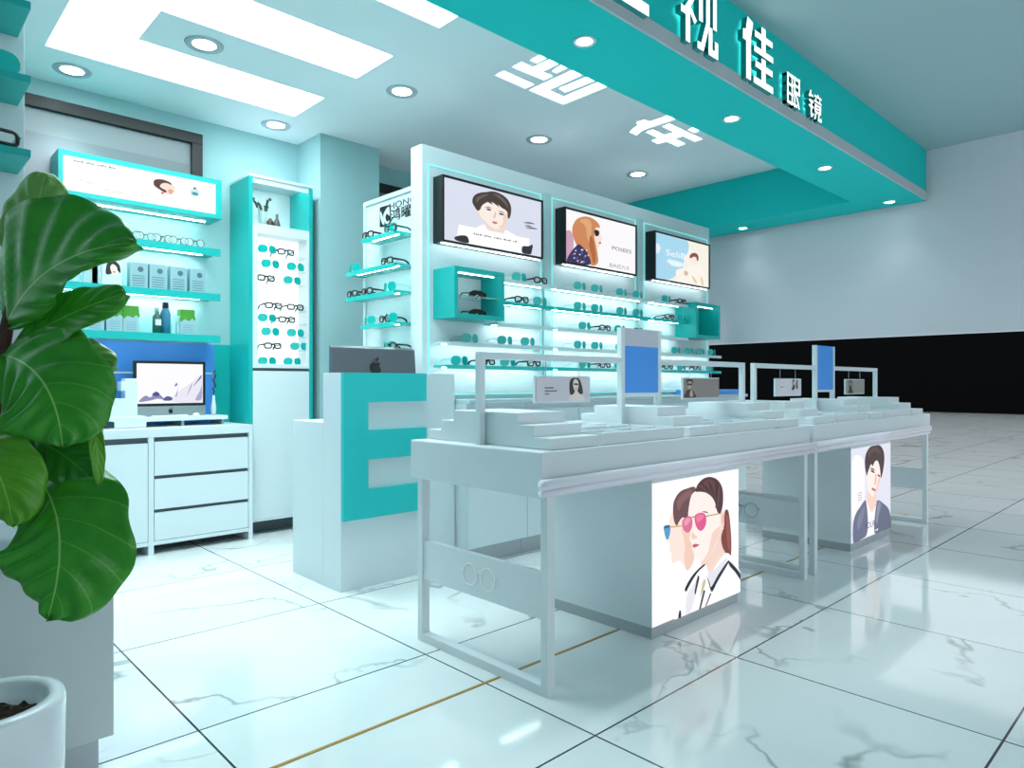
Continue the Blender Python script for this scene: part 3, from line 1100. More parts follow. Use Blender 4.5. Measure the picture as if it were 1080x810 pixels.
def computer(x0, x1, z_foot, z0, z1, y, back, label):
    """all in one computer; back=True when its back faces the camera"""
    t = thing('desktop_computer', label, 'computer', ((x0 + x1) / 2, y, z_foot))
    w = x1 - x0
    if back:
        m = MB()
        n = 8
        for i in range(n):      # gently curved back
            pass
        sec = [(y + 0.02, z0), (y - 0.012, z0 + 0.02), (y - 0.028, (z0 + z1) / 2), (y - 0.012, z1 - 0.015), (y + 0.02, z1)]
        sec = sec[::-1]
        m.prism(sec, ((x0, 0, 0), (0, 1, 0), (0, 0, 1), (1, 0, 0)), 0, w)
        m.build('housing', SPACE, t, 0.004)
        bx(x0 + .006, x1 - .006, y + 0.02, y + 0.024, z0 + .006, z1 - .006).build('display_glass', BLACK, t)
        fr, ps = apple((x0 + x1) / 2 - 0.005, z0 + 0.64 * (z1 - z0) + 0.0, 0.085, y - 0.0285, 1)
        mm = MB()
        for p in ps:
            mm.prism(p, fr, 0, 0.0015)
        mm.build('emblem', BLACK, t)
        cx = (x0 + x1) / 2
        MB().prism([(y + 0.0, z_foot + 0.008), (y + 0.012, z_foot + 0.008), (y + 0.005, z0 + 0.10), (y - 0.008, z0 + 0.10)], ((cx - 0.09, 0, 0), (0, 1, 0), (0, 0, 1), (1, 0, 0)), 0, 0.18).build('stand', SPACE, t)
        bx(cx - 0.09, cx + 0.09, y - 0.02, y + 0.13, z_foot, z_foot + 0.008).build('foot', SPACE, t, 0.002)
    else:
        zc = z0 + 0.19 * (z1 - z0)
        bx(x0, x1, y - 0.012, y + 0.012, zc, z1).build('housing', BLACK, t, 0.003)
        bx(x0, x1, y - 0.012, y + 0.012, z0, zc - 0.0005).build('chin', SILVER, t, 0.002)
        e = 0.018
        W, H = w - 2 * e, z1 - zc - 2 * e
        L = []
        def sp(pts):
            return smooth_poly([(p[0] * W, p[1] * H) for p in pts], 4)
        L.append(('ECE9F5', sp([(.5, .1), (.62, .3), (.8, .5), (.99, .72), (.99, .02), (.6, .02)])))
        L.append(('8F93C2', sp([(.72, .1), (.80, .35), (.83, .52), (.80, .42), (.75, .2)])))
        L.append(('6D72A8', sp([(.84, .42), (.92, .60), (.98, .72), (.97, .64), (.9, .52)])))
        L.append(('A9AAD0', sp([(.88, .08), (.95, .3), (.98, .45), (.98, .1)])))
        L.append(('8C8FBB', sp([(.03, .05), (.12, .20), (.2, .16), (.28, .30), (.34, .22), (.40, .10), (.3, .12), (.2, .08)])))
        L.append(('4E5290', sp([(.22, .22), (.28, .30), (.33, .24), (.30, .18)])))
        L.append(('5A5E92', sp([(.38, .08), (.44, .18), (.52, .14), (.5, .07)])))
        L.append(('9C9EC6', sp([(.57, .18), (.60, .34), (.63, .48), (.605, .34), (.59, .18)])))
        L.append(('7C7FB4', sp([(.555, .44), (.585, .52), (.60, .47), (.575, .43)])))
        picture('display', ((x0 + e, y - 0.0125, zc + e), (1, 0, 0), (0, 0, 1), (0, -1, 0)), W, H, 'FCFBFE', L, t, 1.0, 0.0003)
        fr, ps = apple((x0 + x1) / 2, z0 + 0.095 * (z1 - z0), 0.035, y - 0.0122, 1)
        mm = MB()
        for p in ps:
            mm.prism(p, fr, 0, 0.001)
        mm.build('emblem', BLACK, t)
        cx = (x0 + x1) / 2
        MB().prism([(y + 0.0, z_foot + 0.008), (y + 0.012, z_foot + 0.008), (y + 0.022, z0 + 0.10), (y + 0.012, z0 + 0.10)], ((cx - 0.08, 0, 0), (0, 1, 0), (0, 0, 1), (1, 0, 0)), 0, 0.16).build('stand', SILVER, t)
        bx(cx - 0.08, cx + 0.08, y - 0.02, y + 0.12, z_foot, z_foot + 0.008).build('foot', SILVER, t, 0.002)
    return t


computer(1.935, 2.505, 0.8855, 0.95, 1.318, 3.52, True, 'grey desktop computer seen from behind on the teal E desk')


# ================================================================== DISPLAY TABLES
TBW = (1.64, 2.41)
TC = 2.03


def end_frame(parent, x, emblem_dir):
    """x: outer face side centre of the frame"""
    w = 0.04
    for y in (1.648, 2.38):
        bx(x - w / 2, x + w / 2, y, y + w - 0.008, 0.0, 0.70).build('leg', TBLM, parent, 0.002)
    bx(x - w / 2, x + w / 2, 1.68, 2.38, 0.0, 0.035).build('foot_rail', TBLM, parent, 0.002)
    p = bx(x - 0.012, x + 0.012, 1.68, 2.38, 0.265, 0.43).build('end_panel', TBLM, parent)
    m = MB()
    for sgn in (-1, 1):
        xx = x - 0.014 if sgn < 0 else x + 0.014
        if sgn > 0:
            continue
        for yc in (2.073, 1.967):
            pts = [(xx, yc + 0.042 * math.cos(2 * PI * k / 24), 0.348 + 0.042 * math.sin(2 * PI * k / 24)) for k in range(25)]
            m.tube(pts, 0.0023, 6, 0, False)
        m.tube([(xx, 2.034, 0.357), (xx, 2.02, 0.366), (xx, 2.006, 0.357)], 0.0022, 6)
        m.tube([(xx, 2.115, 0.356), (xx, 2.128, 0.366)], 0.0022, 6)
        m.tube([(xx, 1.925, 0.356), (xx, 1.912, 0.364)], 0.0022, 6)
    m.build('glasses_emblem', mat('white_print', 'FFFFFF', 0.3) if emblem_dir == 0 else GREY, p)


def riser(x0, x1, label):
    m = MB()
    zs = ((0.8605, 0.902, 0.36), (0.902, 0.945, 0.275), (0.945, 0.988, 0.19))
    pl = [(-.36, .8605), (.36, .8605), (.36, .902), (.275, .902), (.275, .945), (.19, .945), (.19, .988), (-.19, .988), (-.19, .945), (-.275, .945), (-.275, .902), (-.36, .902)]
    m.prism(pl, ((x0, TC, 0), (0, 1, 0), (0, 0, 1), (1, 0, 0)), 0, x1 - x0)
    tag(m.build('stepped_riser', TBLM, None, 0.0025), label, 'display riser', 'stepped risers on the display tables')


def tray(x0, x1, label):
    t = thing('display_tray', label, 'display tray', ((x0 + x1) / 2, TC, 0.8605), 'low trays on the display tables')
    m = MB()
    m.box(x0, x1, 1.672, 2.388, 0.8605, 0.894)
    m.box(x0, x1, 1.672, 1.684, 0.894, 0.906).box(x0, x1, 2.376, 2.388, 0.894, 0.906).box(x0, x0 + .012, 1.684, 2.376, 0.894, 0.906).box(x1 - .012, x1, 1.684, 2.376, 0.894, 0.906)
    m.build('tray_base', TBLM, t)
    g = MB()
    n = 5
    for k in range(1, n):
        y = 1.684 + (2.376 - 1.684) * k / n
        g.box(x0 + 0.012, x1 - 0.012, y - 0.004, y + 0.004, 0.894, 0.905)
    for k in range(1, 3):
        x = x0 + (x1 - x0) * k / 3
        g.box(x - 0.004, x + 0.004, 1.684, 2.376, 0.894, 0.905)
    g.build('divider_grid', WHITE, t)


def sign_frame(x0, header, label):
    """x0: left end of the frame"""
    t = thing('banner_stand', label, 'sign frame', (x0 + 1.03, TC, 0.86), 'metal sign frames on the tables')
    w = 0.028
    zt = 1.222
    pxs = (x0, x0 + 0.895, x0 + 1.20, x0 + 2.075)
    for i, x in enumerate(pxs):
        bx(x - w / 2, x + w / 2, TC - w / 2, TC + w / 2, 0.8605, zt if i in (0, 3) else 1.366).build('post', WHITE, t, 0.002)
    for a, b in ((pxs[0] + w / 2, pxs[1] - w / 2), (pxs[2] + w / 2, pxs[3] - w / 2)):
        bx(a, b, TC - w / 2, TC + w / 2, zt - w, zt).build('crossbar', WHITE, t)
    a, b = pxs[1] + w / 2, pxs[2] - w / 2
    bz = 1.28 if header else 1.366
    bx(a, b, TC - 0.012, TC + 0.012, 1.052, bz).build('banner_panel', BLUE, t)
    if header:
        bx(a, b, TC - 0.012, TC + 0.012, bz, 1.366).build('header_panel', mat('pale_lilac_panel', 'C9CBD8', 0.4), t)
    bx(a, b, TC - 0.012, TC + 0.012, 1.036, 1.052).build('bottom_rail', WHITE, t)


def woman_sign(f):
    return f


def hanging_sign(x0, x1, label, bg, figs, text=None):
    z0, z1 = 1.014, 1.130
    t = thing('hanging_sign', label, 'sign', ((x0 + x1) / 2, TC, z0), 'picture signs hanging in the frames')
    bx(x0, x1, TC - 0.006, TC + 0.006, z0, z1).build('sign_board', WHITE, t)
    for x in (x0 + (x1 - x0) * .2, x1 - (x1 - x0) * .2):
        MB().tube([(x, TC, z1), (x, TC, 1.195)], 0.0016, 6).build('cord', GREY, t)
    W, H = x1 - x0 - 0.012, z1 - z0 - 0.012
    L = []
    for col, pts in figs:
        L.append((col, smooth_poly([(p[0] * W, p[1] * H) for p in pts], 4)))
    if text:
        for y, ww in text:
            L.append(('55585C', [(0.14 * W, y * H), ((0.14 + ww) * W, y * H), ((0.14 + ww) * W, (y + .045) * H), (0.14 * W, (y + .045) * H)]))
    picture('sign_picture', ((x0 + 0.006, TC - 0.0095, z0 + 0.006), (1, 0, 0), (0, 0, 1), (0, -1, 0)), W, H, bg, L, t, 0, 0.0003)


FIG_A = [('F3E2DA', [(.60, .02), (.62, .25), (.68, .38), (.78, .38), (.86, .2), (.88, .02)]), ('1E1A1E', [(.61, .3), (.60, .8), (.66, .99), (.76, .99), (.82, .8), (.86, .35), (.80, .30), (.72, .5), (.68, .32)]),
         ('F2DCD2', [(.665, .75), (.69, .92), (.74, .92), (.775, .75), (.76, .5), (.72, .40), (.68, .52)]), ('4A4248', [(.675, .72), (.70, .76), (.765, .74), (.76, .68), (.70, .69)]),
         ('C05060', [(.70, .53), (.725, .545), (.745, .53), (.725, .51)])]
FIG_B = [('2A2024', [(.02, .02), (.05, .3), (.10, .42), (.22, .42), (.30, .2), (.32, .02)]), ('C9A08A', [(.10, .80), (.14, .93), (.20, .80), (.19, .55), (.14, .45), (.11, .58)]), ('1A1416', [(.08, .7), (.08, .97), (.22, .99), (.24, .7), (.20, .85), (.12, .85)]),
         ('120E10', [(.09, .72), (.14, .75), (.21, .72), (.20, .64), (.14, .66), (.10, .64)]), ('C9A59A', [(.15, .1), (.18, .4), (.22, .35), (.24, .08)])]
FIG_C = [('2A2628', [(.60, .35), (.64, .6), (.63, .95), (.72, .95), (.74, .6), (.70, .35)]), ('E8D8D0', [(.66, .8), (.70, .9), (.73, .75), (.69, .6)]), ('3A3638', [(.78, .45), (.80, .9), (.86, .95), (.84, .7), (.86, .42)])]
FIG_D = [('222024', [(.10, .02), (.14, .4), (.12, .7), (.16, .95), (.27, .95), (.30, .7), (.28, .4), (.36, .02)]), ('C9BDB4', [(.17, .7), (.2, .85), (.25, .72), (.22, .55)])]


def poster_woman(f):
    L = []
    A = lambda c, p: L.append((c, S(f, p)))
    # companion behind, in profile
    A('FBE6DC', [(118, 250), (150, 200), (215, 180), (235, 240), (235, 420), (228, 470), (200, 505), (180, 470), (160, 455), (132, 466), (124, 448), (126, 425), (113, 402), (118, 385), (108, 345), (112, 300)])
    A('F3CDBB', [(175, 300), (215, 300), (235, 420), (225, 468), (200, 500), (186, 450), (190, 380)])
    A('6A464A', [(132, 205), (140, 165), (165, 130), (200, 114), (240, 112), (235, 200), (215, 235), (195, 258), (178, 250), (160, 272), (150, 290), (136, 262)])
    A('825C5C', [(150, 175), (185, 135), (220, 122), (215, 150), (180, 180), (160, 220)])
    A('4FA0C8', [(88, 292), (112, 286), (119, 300), (116, 330), (106, 356), (96, 345), (90, 320)])
    A('1F5F90', [(88, 292), (112, 286), (116, 294), (92, 302)])
    L.append(('C9A070', Pq(f, [(116, 293), (176, 288), (176, 293), (117, 299)])))
    # neck and face
    A('F4D6C8', [(270, 430), (330, 395), (365, 300), (378, 400), (382, 440), (330, 520), (295, 560), (272, 520)])
    A('FDF1EA', [(213, 165), (228, 135), (262, 122), (318, 140), (345, 190), (372, 228), (376, 250), (362, 300), (345, 350), (325, 400), (298, 440), (268, 458), (244, 444), (230, 420), (222, 398), (219, 372), (209, 352), (214, 325), (205, 290), (203, 235)])
    A('F6D3C6', [(318, 330), (345, 300), (358, 300), (345, 352), (322, 402), (296, 440), (275, 455), (300, 410)])
    A('F8D8CC', [(358, 232), (380, 226), (384, 262), (372, 300), (358, 296)])
    A('ECB9A8', [(366, 242), (376, 240), (376, 264), (368, 284), (364, 270)])
    # hair
    A('4C2A2E', [(238, 128), (246, 98), (272, 70), (305, 60), (340, 72), (364, 108), (370, 160), (364, 215), (350, 236), (338, 215), (330, 180), (312, 152), (285, 134), (258, 130)])
    A('6A3E3E', [(258, 108), (285, 80), (318, 78), (340, 110), (348, 160), (330, 140), (300, 112), (275, 110)])
    for k in range(7):
        t_ = k / 6
        x0_, y0_ = 246 + 95 * t_, 112 - 48 * math.sin(PI * (0.25 + 0.5 * t_)) + 10
        A(('5E3C3C', '3E2326')[k % 2], [(x0_ + 4, y0_ + 16), (x0_ + 12, y0_ + 12), (332 + 14 * t_, 150 + 6 * k), (352 - 3 * k, 205), (346 - 3 * k, 200), (322 + 14 * t_, 152 + 6 * k)])
    A('7C3A34', [(376, 222), (392, 222), (402, 290), (407, 380), (402, 458), (388, 432), (366, 396), (358, 345), (372, 290)])
    A('9A5244', [(384, 240), (394, 262), (400, 340), (398, 410), (388, 380), (382, 310)])
    # sunglasses
    A('E0568C', [(232, 240), (262, 228), (282, 240), (286, 268), (278, 298), (260, 314), (242, 302), (231, 272)])
    A('F07AA6', [(238, 246), (262, 236), (274, 246), (262, 262), (244, 274)])
    A('DB6F94', [(172, 262), (196, 245), (214, 250), (219, 280), (212, 308), (195, 322), (178, 310), (170, 285)])
    A('EE9AB4', [(178, 268), (198, 252), (208, 262), (196, 282), (182, 290)])
    L.append(('B98A50', Pq(f, [(282, 243), (356, 230), (357, 234), (284, 248)])))
    L.append(('B98A50', Pq(f, [(214, 248), (234, 240), (236, 245), (216, 254)])))
    A('6B4444', [(262, 224), (280, 222), (296, 230), (280, 228)])
    A('F3CDBE', [(216, 318), (226, 330), (240, 344), (228, 352), (214, 350)])
    A('CF6A76', [(218, 380), (232, 374), (250, 379), (240, 387), (226, 393), (219, 389)])
    A('A8485A', [(219, 382), (248, 379), (240, 384), (222, 386)])
    # blouse
    A('FDFDFF', [(150, 690), (180, 590), (215, 530), (275, 470), (300, 520), (340, 460), (388, 420), (446, 510), (446, 605), (150, 728)])
    A('E6E6EE', [(290, 520), (320, 500), (350, 470), (385, 440), (360, 500), (325, 560), (305, 590)])
    A('E9E9F0', [(190, 620), (225, 560), (250, 520), (235, 600), (205, 700), (185, 715)])
    B = '14182A'
    A(B, [(276, 476), (244, 505), (216, 545), (186, 596), (180, 584), (206, 536), (238, 498), (270, 472)])
    A(B, [(248, 535), (238, 580), (230, 612), (226, 600), (234, 555), (242, 525)])
    A(B, [(390, 462), (368, 500), (335, 555), (308, 602), (294, 562), (284, 528), (298, 560), (306, 578), (340, 520), (384, 458)])
    A(B, [(392, 458), (420, 485), (446, 520), (446, 546), (420, 510), (392, 478)])
    for q in ([(268, 592), (276, 596), (254, 690), (246, 692)], [(300, 606), (305, 610), (280, 676), (275, 676)], [(190, 556), (196, 560), (188, 596), (182, 596)]):
        L.append((B, Pq(f, q)))
    A('C9C29A', [(262, 560), (272, 540), (276, 560), (262, 600), (252, 625), (256, 590)])
    A(B, [(150, 690), (158, 690), (158, 722), (146, 726)])
    return L


def poster_man(f):
    L = []
    A = lambda c, p: L.append((c, S(f, p)))
    A('FBF7FA', [(118, 170), (190, 150), (205, 300), (200, 430), (150, 500), (122, 540)])
    A('F6D3C4', [(226, 375), (270, 375), (285, 430), (268, 480), (248, 510), (230, 470), (220, 430)])
    A('FDEEE7', [(218, 255), (230, 205), (258, 180), (292, 168), (310, 205), (315, 250), (308, 290), (298, 330), (282, 375), (265, 402), (248, 398), (230, 370), (220, 315)])
    A('F3CCBC', [(296, 285), (310, 270), (306, 300), (296, 340), (280, 380), (266, 400), (280, 350)])
    A('3E282A', [(206, 215), (204, 165), (212, 120), (235, 82), (268, 60), (305, 66), (328, 98), (336, 150), (330, 215), (320, 265), (312, 282), (308, 240), (302, 200), (288, 168), (270, 176), (256, 205), (246, 190), (232, 222), (222, 250), (216, 266)])
    A('5C4040', [(225, 120), (250, 86), (285, 82), (310, 110), (300, 120), (270, 105), (245, 120), (232, 150)])
    for q in ([(240, 232), (256, 232), (270, 250), (254, 246)], [(286, 262), (298, 262), (307, 275), (296, 274)]):
        A('2A1C1E', q)
    A('5A4240', [(236, 218), (256, 218), (272, 236), (254, 228)])
    A('E9BBAA', [(272, 262), (280, 265), (278, 318), (264, 330), (268, 310)])
    A('C46A70', [(248, 348), (262, 350), (276, 362), (264, 370), (250, 360)])
    A('F8F8FC', [(214, 440), (248, 510), (276, 470), (282, 560), (270, 640), (212, 655), (216, 540)])
    A('686C86', [(128, 702), (124, 590), (140, 520), (172, 468), (204, 428), (216, 480), (222, 570), (214, 652), (170, 685)])
    A('7C809A', [(150, 560), (180, 490), (200, 470), (190, 540), (160, 620)])
    A('62667F', [(276, 470), (288, 430), (325, 452), (362, 492), (376, 560), (378, 612), (320, 630), (268, 645), (266, 560)])
    A('8A8EA6', [(290, 445), (310, 460), (296, 520), (280, 590), (276, 540)])
    a, b = f((206, 606)), f((268, 600))
    L.append(('45486A', ('text', 'FOUR', a[0], a[1] - 0.012, 0.06, b[0] - a[0])))
    a, b = f((218, 640)), f((290, 630))
    L += small_print('FFFFFF', a[0], b[0], a[1] - 0.010, 0.014, 7)
    for y in (380, 395, 410, 425):
        a, b = f((152, y)), f((178, y))
        L.append(('8C8890', [(a[0], a[1] - .004), (b[0], a[1] - .004), (b[0], a[1]), (a[0], a[1])]))
    return L


def table(x0, idx):
    x1 = x0 + 2.18
    lb = ['long white display table nearest the camera, with woman poster below', 'long white display table at the far end, with man poster below'][idx]
    t = thing('display_table', lb, 'display table', ((x0 + x1) / 2, TC, 0), 'two white display tables in a row')
    bx(x0, x1, TBW[0], TBW[1], 0.70, 0.8600).build('tabletop', TBLM, t, 0.006)
    # lilac rail of two ribs along the front
    m = MB()
    m.tube([(x0 - 0.02, 1.617, 0.752), (x1 - 0.002 - 0.10 * idx, 1.617, 0.752)], 0.019, 14)
    m.tube([(x0 - 0.02, 1.622, 0.722), (x1 - 0.002 - 0.10 * idx, 1.622, 0.722)], 0.013, 12)
    m.build('front_rail', RAILM, t)
    end_frame(t, x0 + 0.058, idx)
    end_frame(t, x1 - 0.038, 1)
    # plinth with lit poster
    px0 = x0 + 0.76
    px1 = px0 + 0.74
    p = thing('poster_plinth', ['white plinth under near table with lit poster of a woman in pink sunglasses', 'white plinth under far table with lit poster of a young man in grey suit'][idx], 'plinth', ((px0 + px1) / 2, 2.0, 0), 'lit poster plinths under the tables')
    bx(px0, px1, 1.715, 2.32, 0.05, 0.699).build('body', TBLM, p)
    bx(px0 + .002, px1 - .002, 1.717, 2.32, 0.0, 0.05).build('base', GREY, p)
    W, H = px1 - px0, 0.615
    if idx == 0:
        f = homog([(35, 92), (447, 25), (447, 605), (35, 770)], W, H)
        L = poster_woman(f)
    else:
        f = homog([(115, 92), (380, 48), (378, 612), (118, 708)], W, H)
        L = poster_man(f)
    picture('poster', ((px0, 1.7115, 0.053), (1, 0, 0), (0, 0, 1), (0, -1, 0)), W, H, ['FFFFFF', 'E2E3F2'][idx], L, p, 1.0, 0.0003)
    tn = ['near', 'far'][idx]
    for a, b, w_ in ((0.08, 0.345, 'left end'), (0.985, 1.225, 'middle'), (1.85, 2.10, 'right end')):
        riser(x0 + a, x0 + b, 'white stepped riser at the %s of the %s display table' % (w_, tn))
    for a, b, w_ in ((0.37, 0.94, 'left'), (1.25, 1.825, 'right')):
        tray(x0 + a, x0 + b, 'low white compartment tray on the %s half of the %s display table' % (w_, tn))
    sign_frame(x0 + 0.062, idx == 0, ['white metal frame on near table with blue banner under a lilac header', 'white metal frame on far table with plain blue banner'][idx])


table(1.70, 0)
table(3.92, 1)
hanging_sign(2.06, 2.42, 'pale hanging sign picturing a woman with long dark hair, leftmost on the tables', 'D9D2DA', FIG_A, [(.55, .16), (.42, .22), (.30, .08)])
hanging_sign(3.185, 3.56, 'beige hanging sign picturing a woman in dark glasses, right half of near frame', '8F857E', FIG_B)
hanging_sign(4.263, 4.64, 'white hanging sign with small dark figures, left half of far frame', 'E4DEE4', FIG_C, [(.5, .12)])
hanging_sign(5.42, 5.80, 'grey speckled hanging sign with a dark figure, right half of far frame', '9C9A94', FIG_D)

# ================================================================== LEFT COUNTER, CABINET, SHELVES ON THE BACK WALL
CY = 4.76
cab = thing('drawer_counter', 'white counter unit with cupboard door and three drawers along the back wall', 'counter', (0.9, 4.98, 0))
KX0, KX1 = -0.2, 2.012
m = MB()
m.box(KX0, KX1, CY + 0.03, 5.199, 0.085, 0.752)
m.build('body', DGREY, cab)
m = MB()
m.box(KX0, KX1, CY, 5.199, 0.752, 0.808)
m.build('worktop', WHITE, cab, 0.003)
for a, b in ((1.337, 1.37), (KX1 - 0.028, KX1), (0.30, 0.33)):
    bx(a, b, CY, 5.1, 0.0, 0.752).build('upright', WHITE, cab, 0.002)
bx(KX0, KX1 - 0.028, CY + 0.004, CY + 0.03, 0.06, 0.085).build('bottom_rail', WHITE, cab)
bx(0.332, 1.335, CY + 0.004, CY + 0.03, 0.088, 0.715).build('door', WHITE, cab, 0.002)
bx(KX0, 0.298, CY + 0.004, CY + 0.03, 0.088, 0.715).build('door', WHITE, cab, 0.002)
bx(KX0, KX1 - 0.03, CY + 0.25, 5.1, 0.0, 0.085).build('toe_kick', mat('dark_toe_kick', '2C3438', 0.7), cab)
for z0, z1 in ((0.505, 0.722), (0.288, 0.482), (0.088, 0.266)):
    bx(1.374, KX1 - 0.031, CY + 0.004, CY + 0.03, z0, z1).build('drawer', WHITE, cab, 0.002)

# blue splash panel with white line
bp = thing('splash_panel', 'blue panel with thin white line on wall behind the computer', 'wall panel', (0.9, 5.19, 0.8085))
bx(-0.2, 1.905, 5.186, 5.199, 0.8085, 1.385).build('panel', BLUEW, bp)
bx(-0.2, 1.905, 5.183, 5.1855, 1.165, 1.177).build('stripe', WHITE, bp)
bx(1.906, 2.020, 5.186, 5.199, 0.8085, 1.385).build('end_strip', TEAL, bp)

# raised desk shelf, computer, keyboard, mouse
sh = thing('monitor_riser', 'low white riser shelf on counter under the front facing computer', 'riser', (1.55, 5.05, 0.8085))
bx(1.325, 1.905, 4.93, 5.17, 0.845, 0.872).build('board', WHITE, sh, 0.003)
for x in (1.335, 1.60, 1.87):
    bx(x, x + 0.015, 4.95, 5.16, 0.8085, 0.845).build('support', GREY, sh)
cA, cB = ony(140.5, 381, 5.06), ony(216, 425, 5.06)
computer(cA.x, cB.x, 0.8725, cA.z - 0.375, cA.z + 0.005, 5.06, False, 'black edged desktop computer showing a pale ink landscape on left counter')
kb = tag(bx(1.42, 1.64, 4.94, 4.99, 0.8725, 0.882).build('keyboard', mat('white_keys', 'F2F6F8', 0.4), None, 0.003), 'slim white keyboard in front of the computer on left counter', 'keyboard')
tag(MB().lathe([(0, 0.022), (0.012, 0.020), (0.022, 0.012), (0.024, 0.0)], (1.70, 4.965, 0.8725), 18).build('computer_mouse', mat('white_keys', 'F2F6F8', 0.4)), 'white mouse right of the keyboard on left counter', 'mouse')

# white optical instrument
ins = thing('lens_meter', 'white stepped optical instrument left of the computer on the counter', 'instrument', (1.15, 5.0, 0.8085))
i0, i1 = ony(104, 440, 4.98).x, ony(151, 440, 4.98).x
bx(i0 + 0.03, i1, 4.9, 5.10, 0.8085, 0.885).build('base', WHITE, ins, 0.01)
bx(i0 + 0.0, i0 + 0.10, 4.91, 5.10, 0.8085, 0.95).build('side_block', WHITE, ins, 0.01)
k0 = ony(112, 420, 4.98).x
pl = [(k0, 0.885), (k0 + 0.17, 0.885), (k0 + 0.165, 0.93), (k0 + 0.145, 0.93), (k0 + 0.135, 0.965), (k0 + 0.115, 0.965), (k0 + 0.105, 1.0), (k0, 1.0)]
MB().prism(pl, ((0, 4.94, 0), (1, 0, 0), (0, 0, 1), (0, 1, 0)), 0, 0.13).build('stepped_body', WHITE, ins, 0.004)
k1 = ony(130, 400, 5.0).x
bx(k1, k1 + 0.075, 4.96, 5.06, 0.885, 1.13).build('column', WHITE, ins, 0.008)
bx(k1 - 0.025, k1 + 0.01, 4.955, 5.05, 1.05, 1.11).build('eyepiece', WHITE, ins, 0.008)

# twig vase right of the computer
tw = thing('twig_vase', 'slim dark twig in a small white vase beside the computer', 'vase', (1.835, 5.0, 0.8725))
vp = ony(226, 405, 5.04)
MB().lathe([(0.0, 0), (0.016, 0), (0.018, 0.05), (0.010, 0.11), (0.008, 0.14), (0.0, 0.14)], (1.845, 5.04, 0.8725), 16).build('vase', WHITE, tw)
m = MB()
pts = [(1.845, 5.04, 1.0), (1.846, 5.04, 1.06), (1.850, 5.035, 1.14), (1.853, 5.03, 1.20)]
m.tube(pts, 0.0025, 6)
random.seed(4)
for k in range(12):
    z = 1.03 + 0.014 * k
    x = 1.848 + random.uniform(-.014, .014)
    m.lathe([(0, -.006), (.006, -.003), (.006, .003), (0, .006)], (x, 5.035 + random.uniform(-.01, .01), z), 8)
m.build('twig', mat('dark_twig', '2B2A2C', 0.7), tw)

# ---------------- teal shelves on the back wall
LX0, LX1 = -0.3, 1.86
LSH = [(2.012, 'top'), (1.695, 'middle'), (1.40, 'bottom')]
for z, nm in LSH:
    t = thing('wall_shelf', '%s teal wall shelf between the lightbox and the blue panel' % nm, 'shelf', (0.8, 5.07, z), 'teal shelves on the back wall')
    bx(LX0, LX1, 4.958, 5.199, z + 0.006, z + 0.035).box(LX0, LX1, 4.95, 4.958, z - 0.016, z + 0.035).build('board', TEAL, t)
    if nm != 'bottom':
        bx(LX0 + .05, LX1 - 0.08, 5.080 if nm == 'top' else 5.11, 5.100 if nm == 'top' else 5.13, z + 0.0035, z + 0.0055).build('light_strip', LEDL, t)
    else:
        bx(LX0 + .05, LX1 - 0.08, 5.03, 5.036, z + 0.0035, z + 0.0055).build('light_strip', LEDM, t)
lb = thing('lightbox', 'teal framed lightbox with woman portrait above the left shelves', 'lightbox', (1.37, 5.07, 2.255))
bx0, bx1 = 0.885, 1.868
m = MB()
m.box(bx0, bx1, 4.962, 5.199, 2.262, 2.536)
m.box(bx0, bx1, 4.95, 4.962, 2.504, 2.536).box(bx0, bx1, 4.95, 4.962, 2.262, 2.29).box(bx0, bx0 + .025, 4.95, 4.962, 2.29, 2.504).box(bx1 - .04, bx1, 4.95, 4.962, 2.29, 2.504)
m.build('housing', TEAL, lb)
bx(bx0 + .03, bx1 - 0.06, 5.100, 5.112, 2.259, 2.2615).build('light_strip', LEDL, lb)
W, H = bx1 - bx0 - 0.065, 0.214
f = homog([(28, 72), (1005, 262), (1003, 468), (75, 318 - 10)], W, H)
L = []
f = homog([(28, 72), (1005, 262), (1003, 466), (28, 308)], W, H)
L.append(('FBE0D0', S(f, [(630, 265), (660, 250), (700, 250), (735, 275), (745, 295), (725, 330), (690, 335), (655, 310)])))
L.append(('5A2420', S(f, [(608, 262), (612, 240), (640, 232), (680, 238), (715, 255), (722, 270), (690, 258), (660, 262), (650, 285), (690, 310), (680, 322), (640, 298), (615, 278)])))
L.append(('E8A898', S(f, [(700, 305), (720, 300), (735, 315), (715, 335)])))
L.append(('D05048', S(f, [(655, 322), (670, 320), (672, 332), (658, 330)], 2)))
L.append(('CFE9F0', S(f, [(845, 305), (870, 295), (895, 310), (892, 345), (848, 340)])))
L.append(('2AA0B0', S(f, [(855, 318), (885, 322), (888, 338), (858, 334)])))
L.append(('3A5A70', S(f, [(860, 290), (872, 284), (880, 294), (868, 298)], 2)))
a, b = f((100, 108)), f((365, 160))
L += small_print('2FA08A', a[0], b[0], a[1] - 0.010, 0.010, 18)
for q in ((130, 240, 165, 245), (175, 258, 225, 268), (280, 305, 320, 312), (340, 320, 410, 334)):
    a, b = f((q[0], q[1])), f((q[2], q[3]))
    L.append(('A8D8B8', [(a[0], a[1] - .003), (b[0], a[1] - .003), (b[0], a[1]), (a[0], a[1])]))
picture('advert', ((bx0 + .025, 4.9535, 2.29), (1, 0, 0), (0, 0, 1), (0, -1, 0)), W, H, 'FFFFFF', L, lb, 1.0, 0.0003)

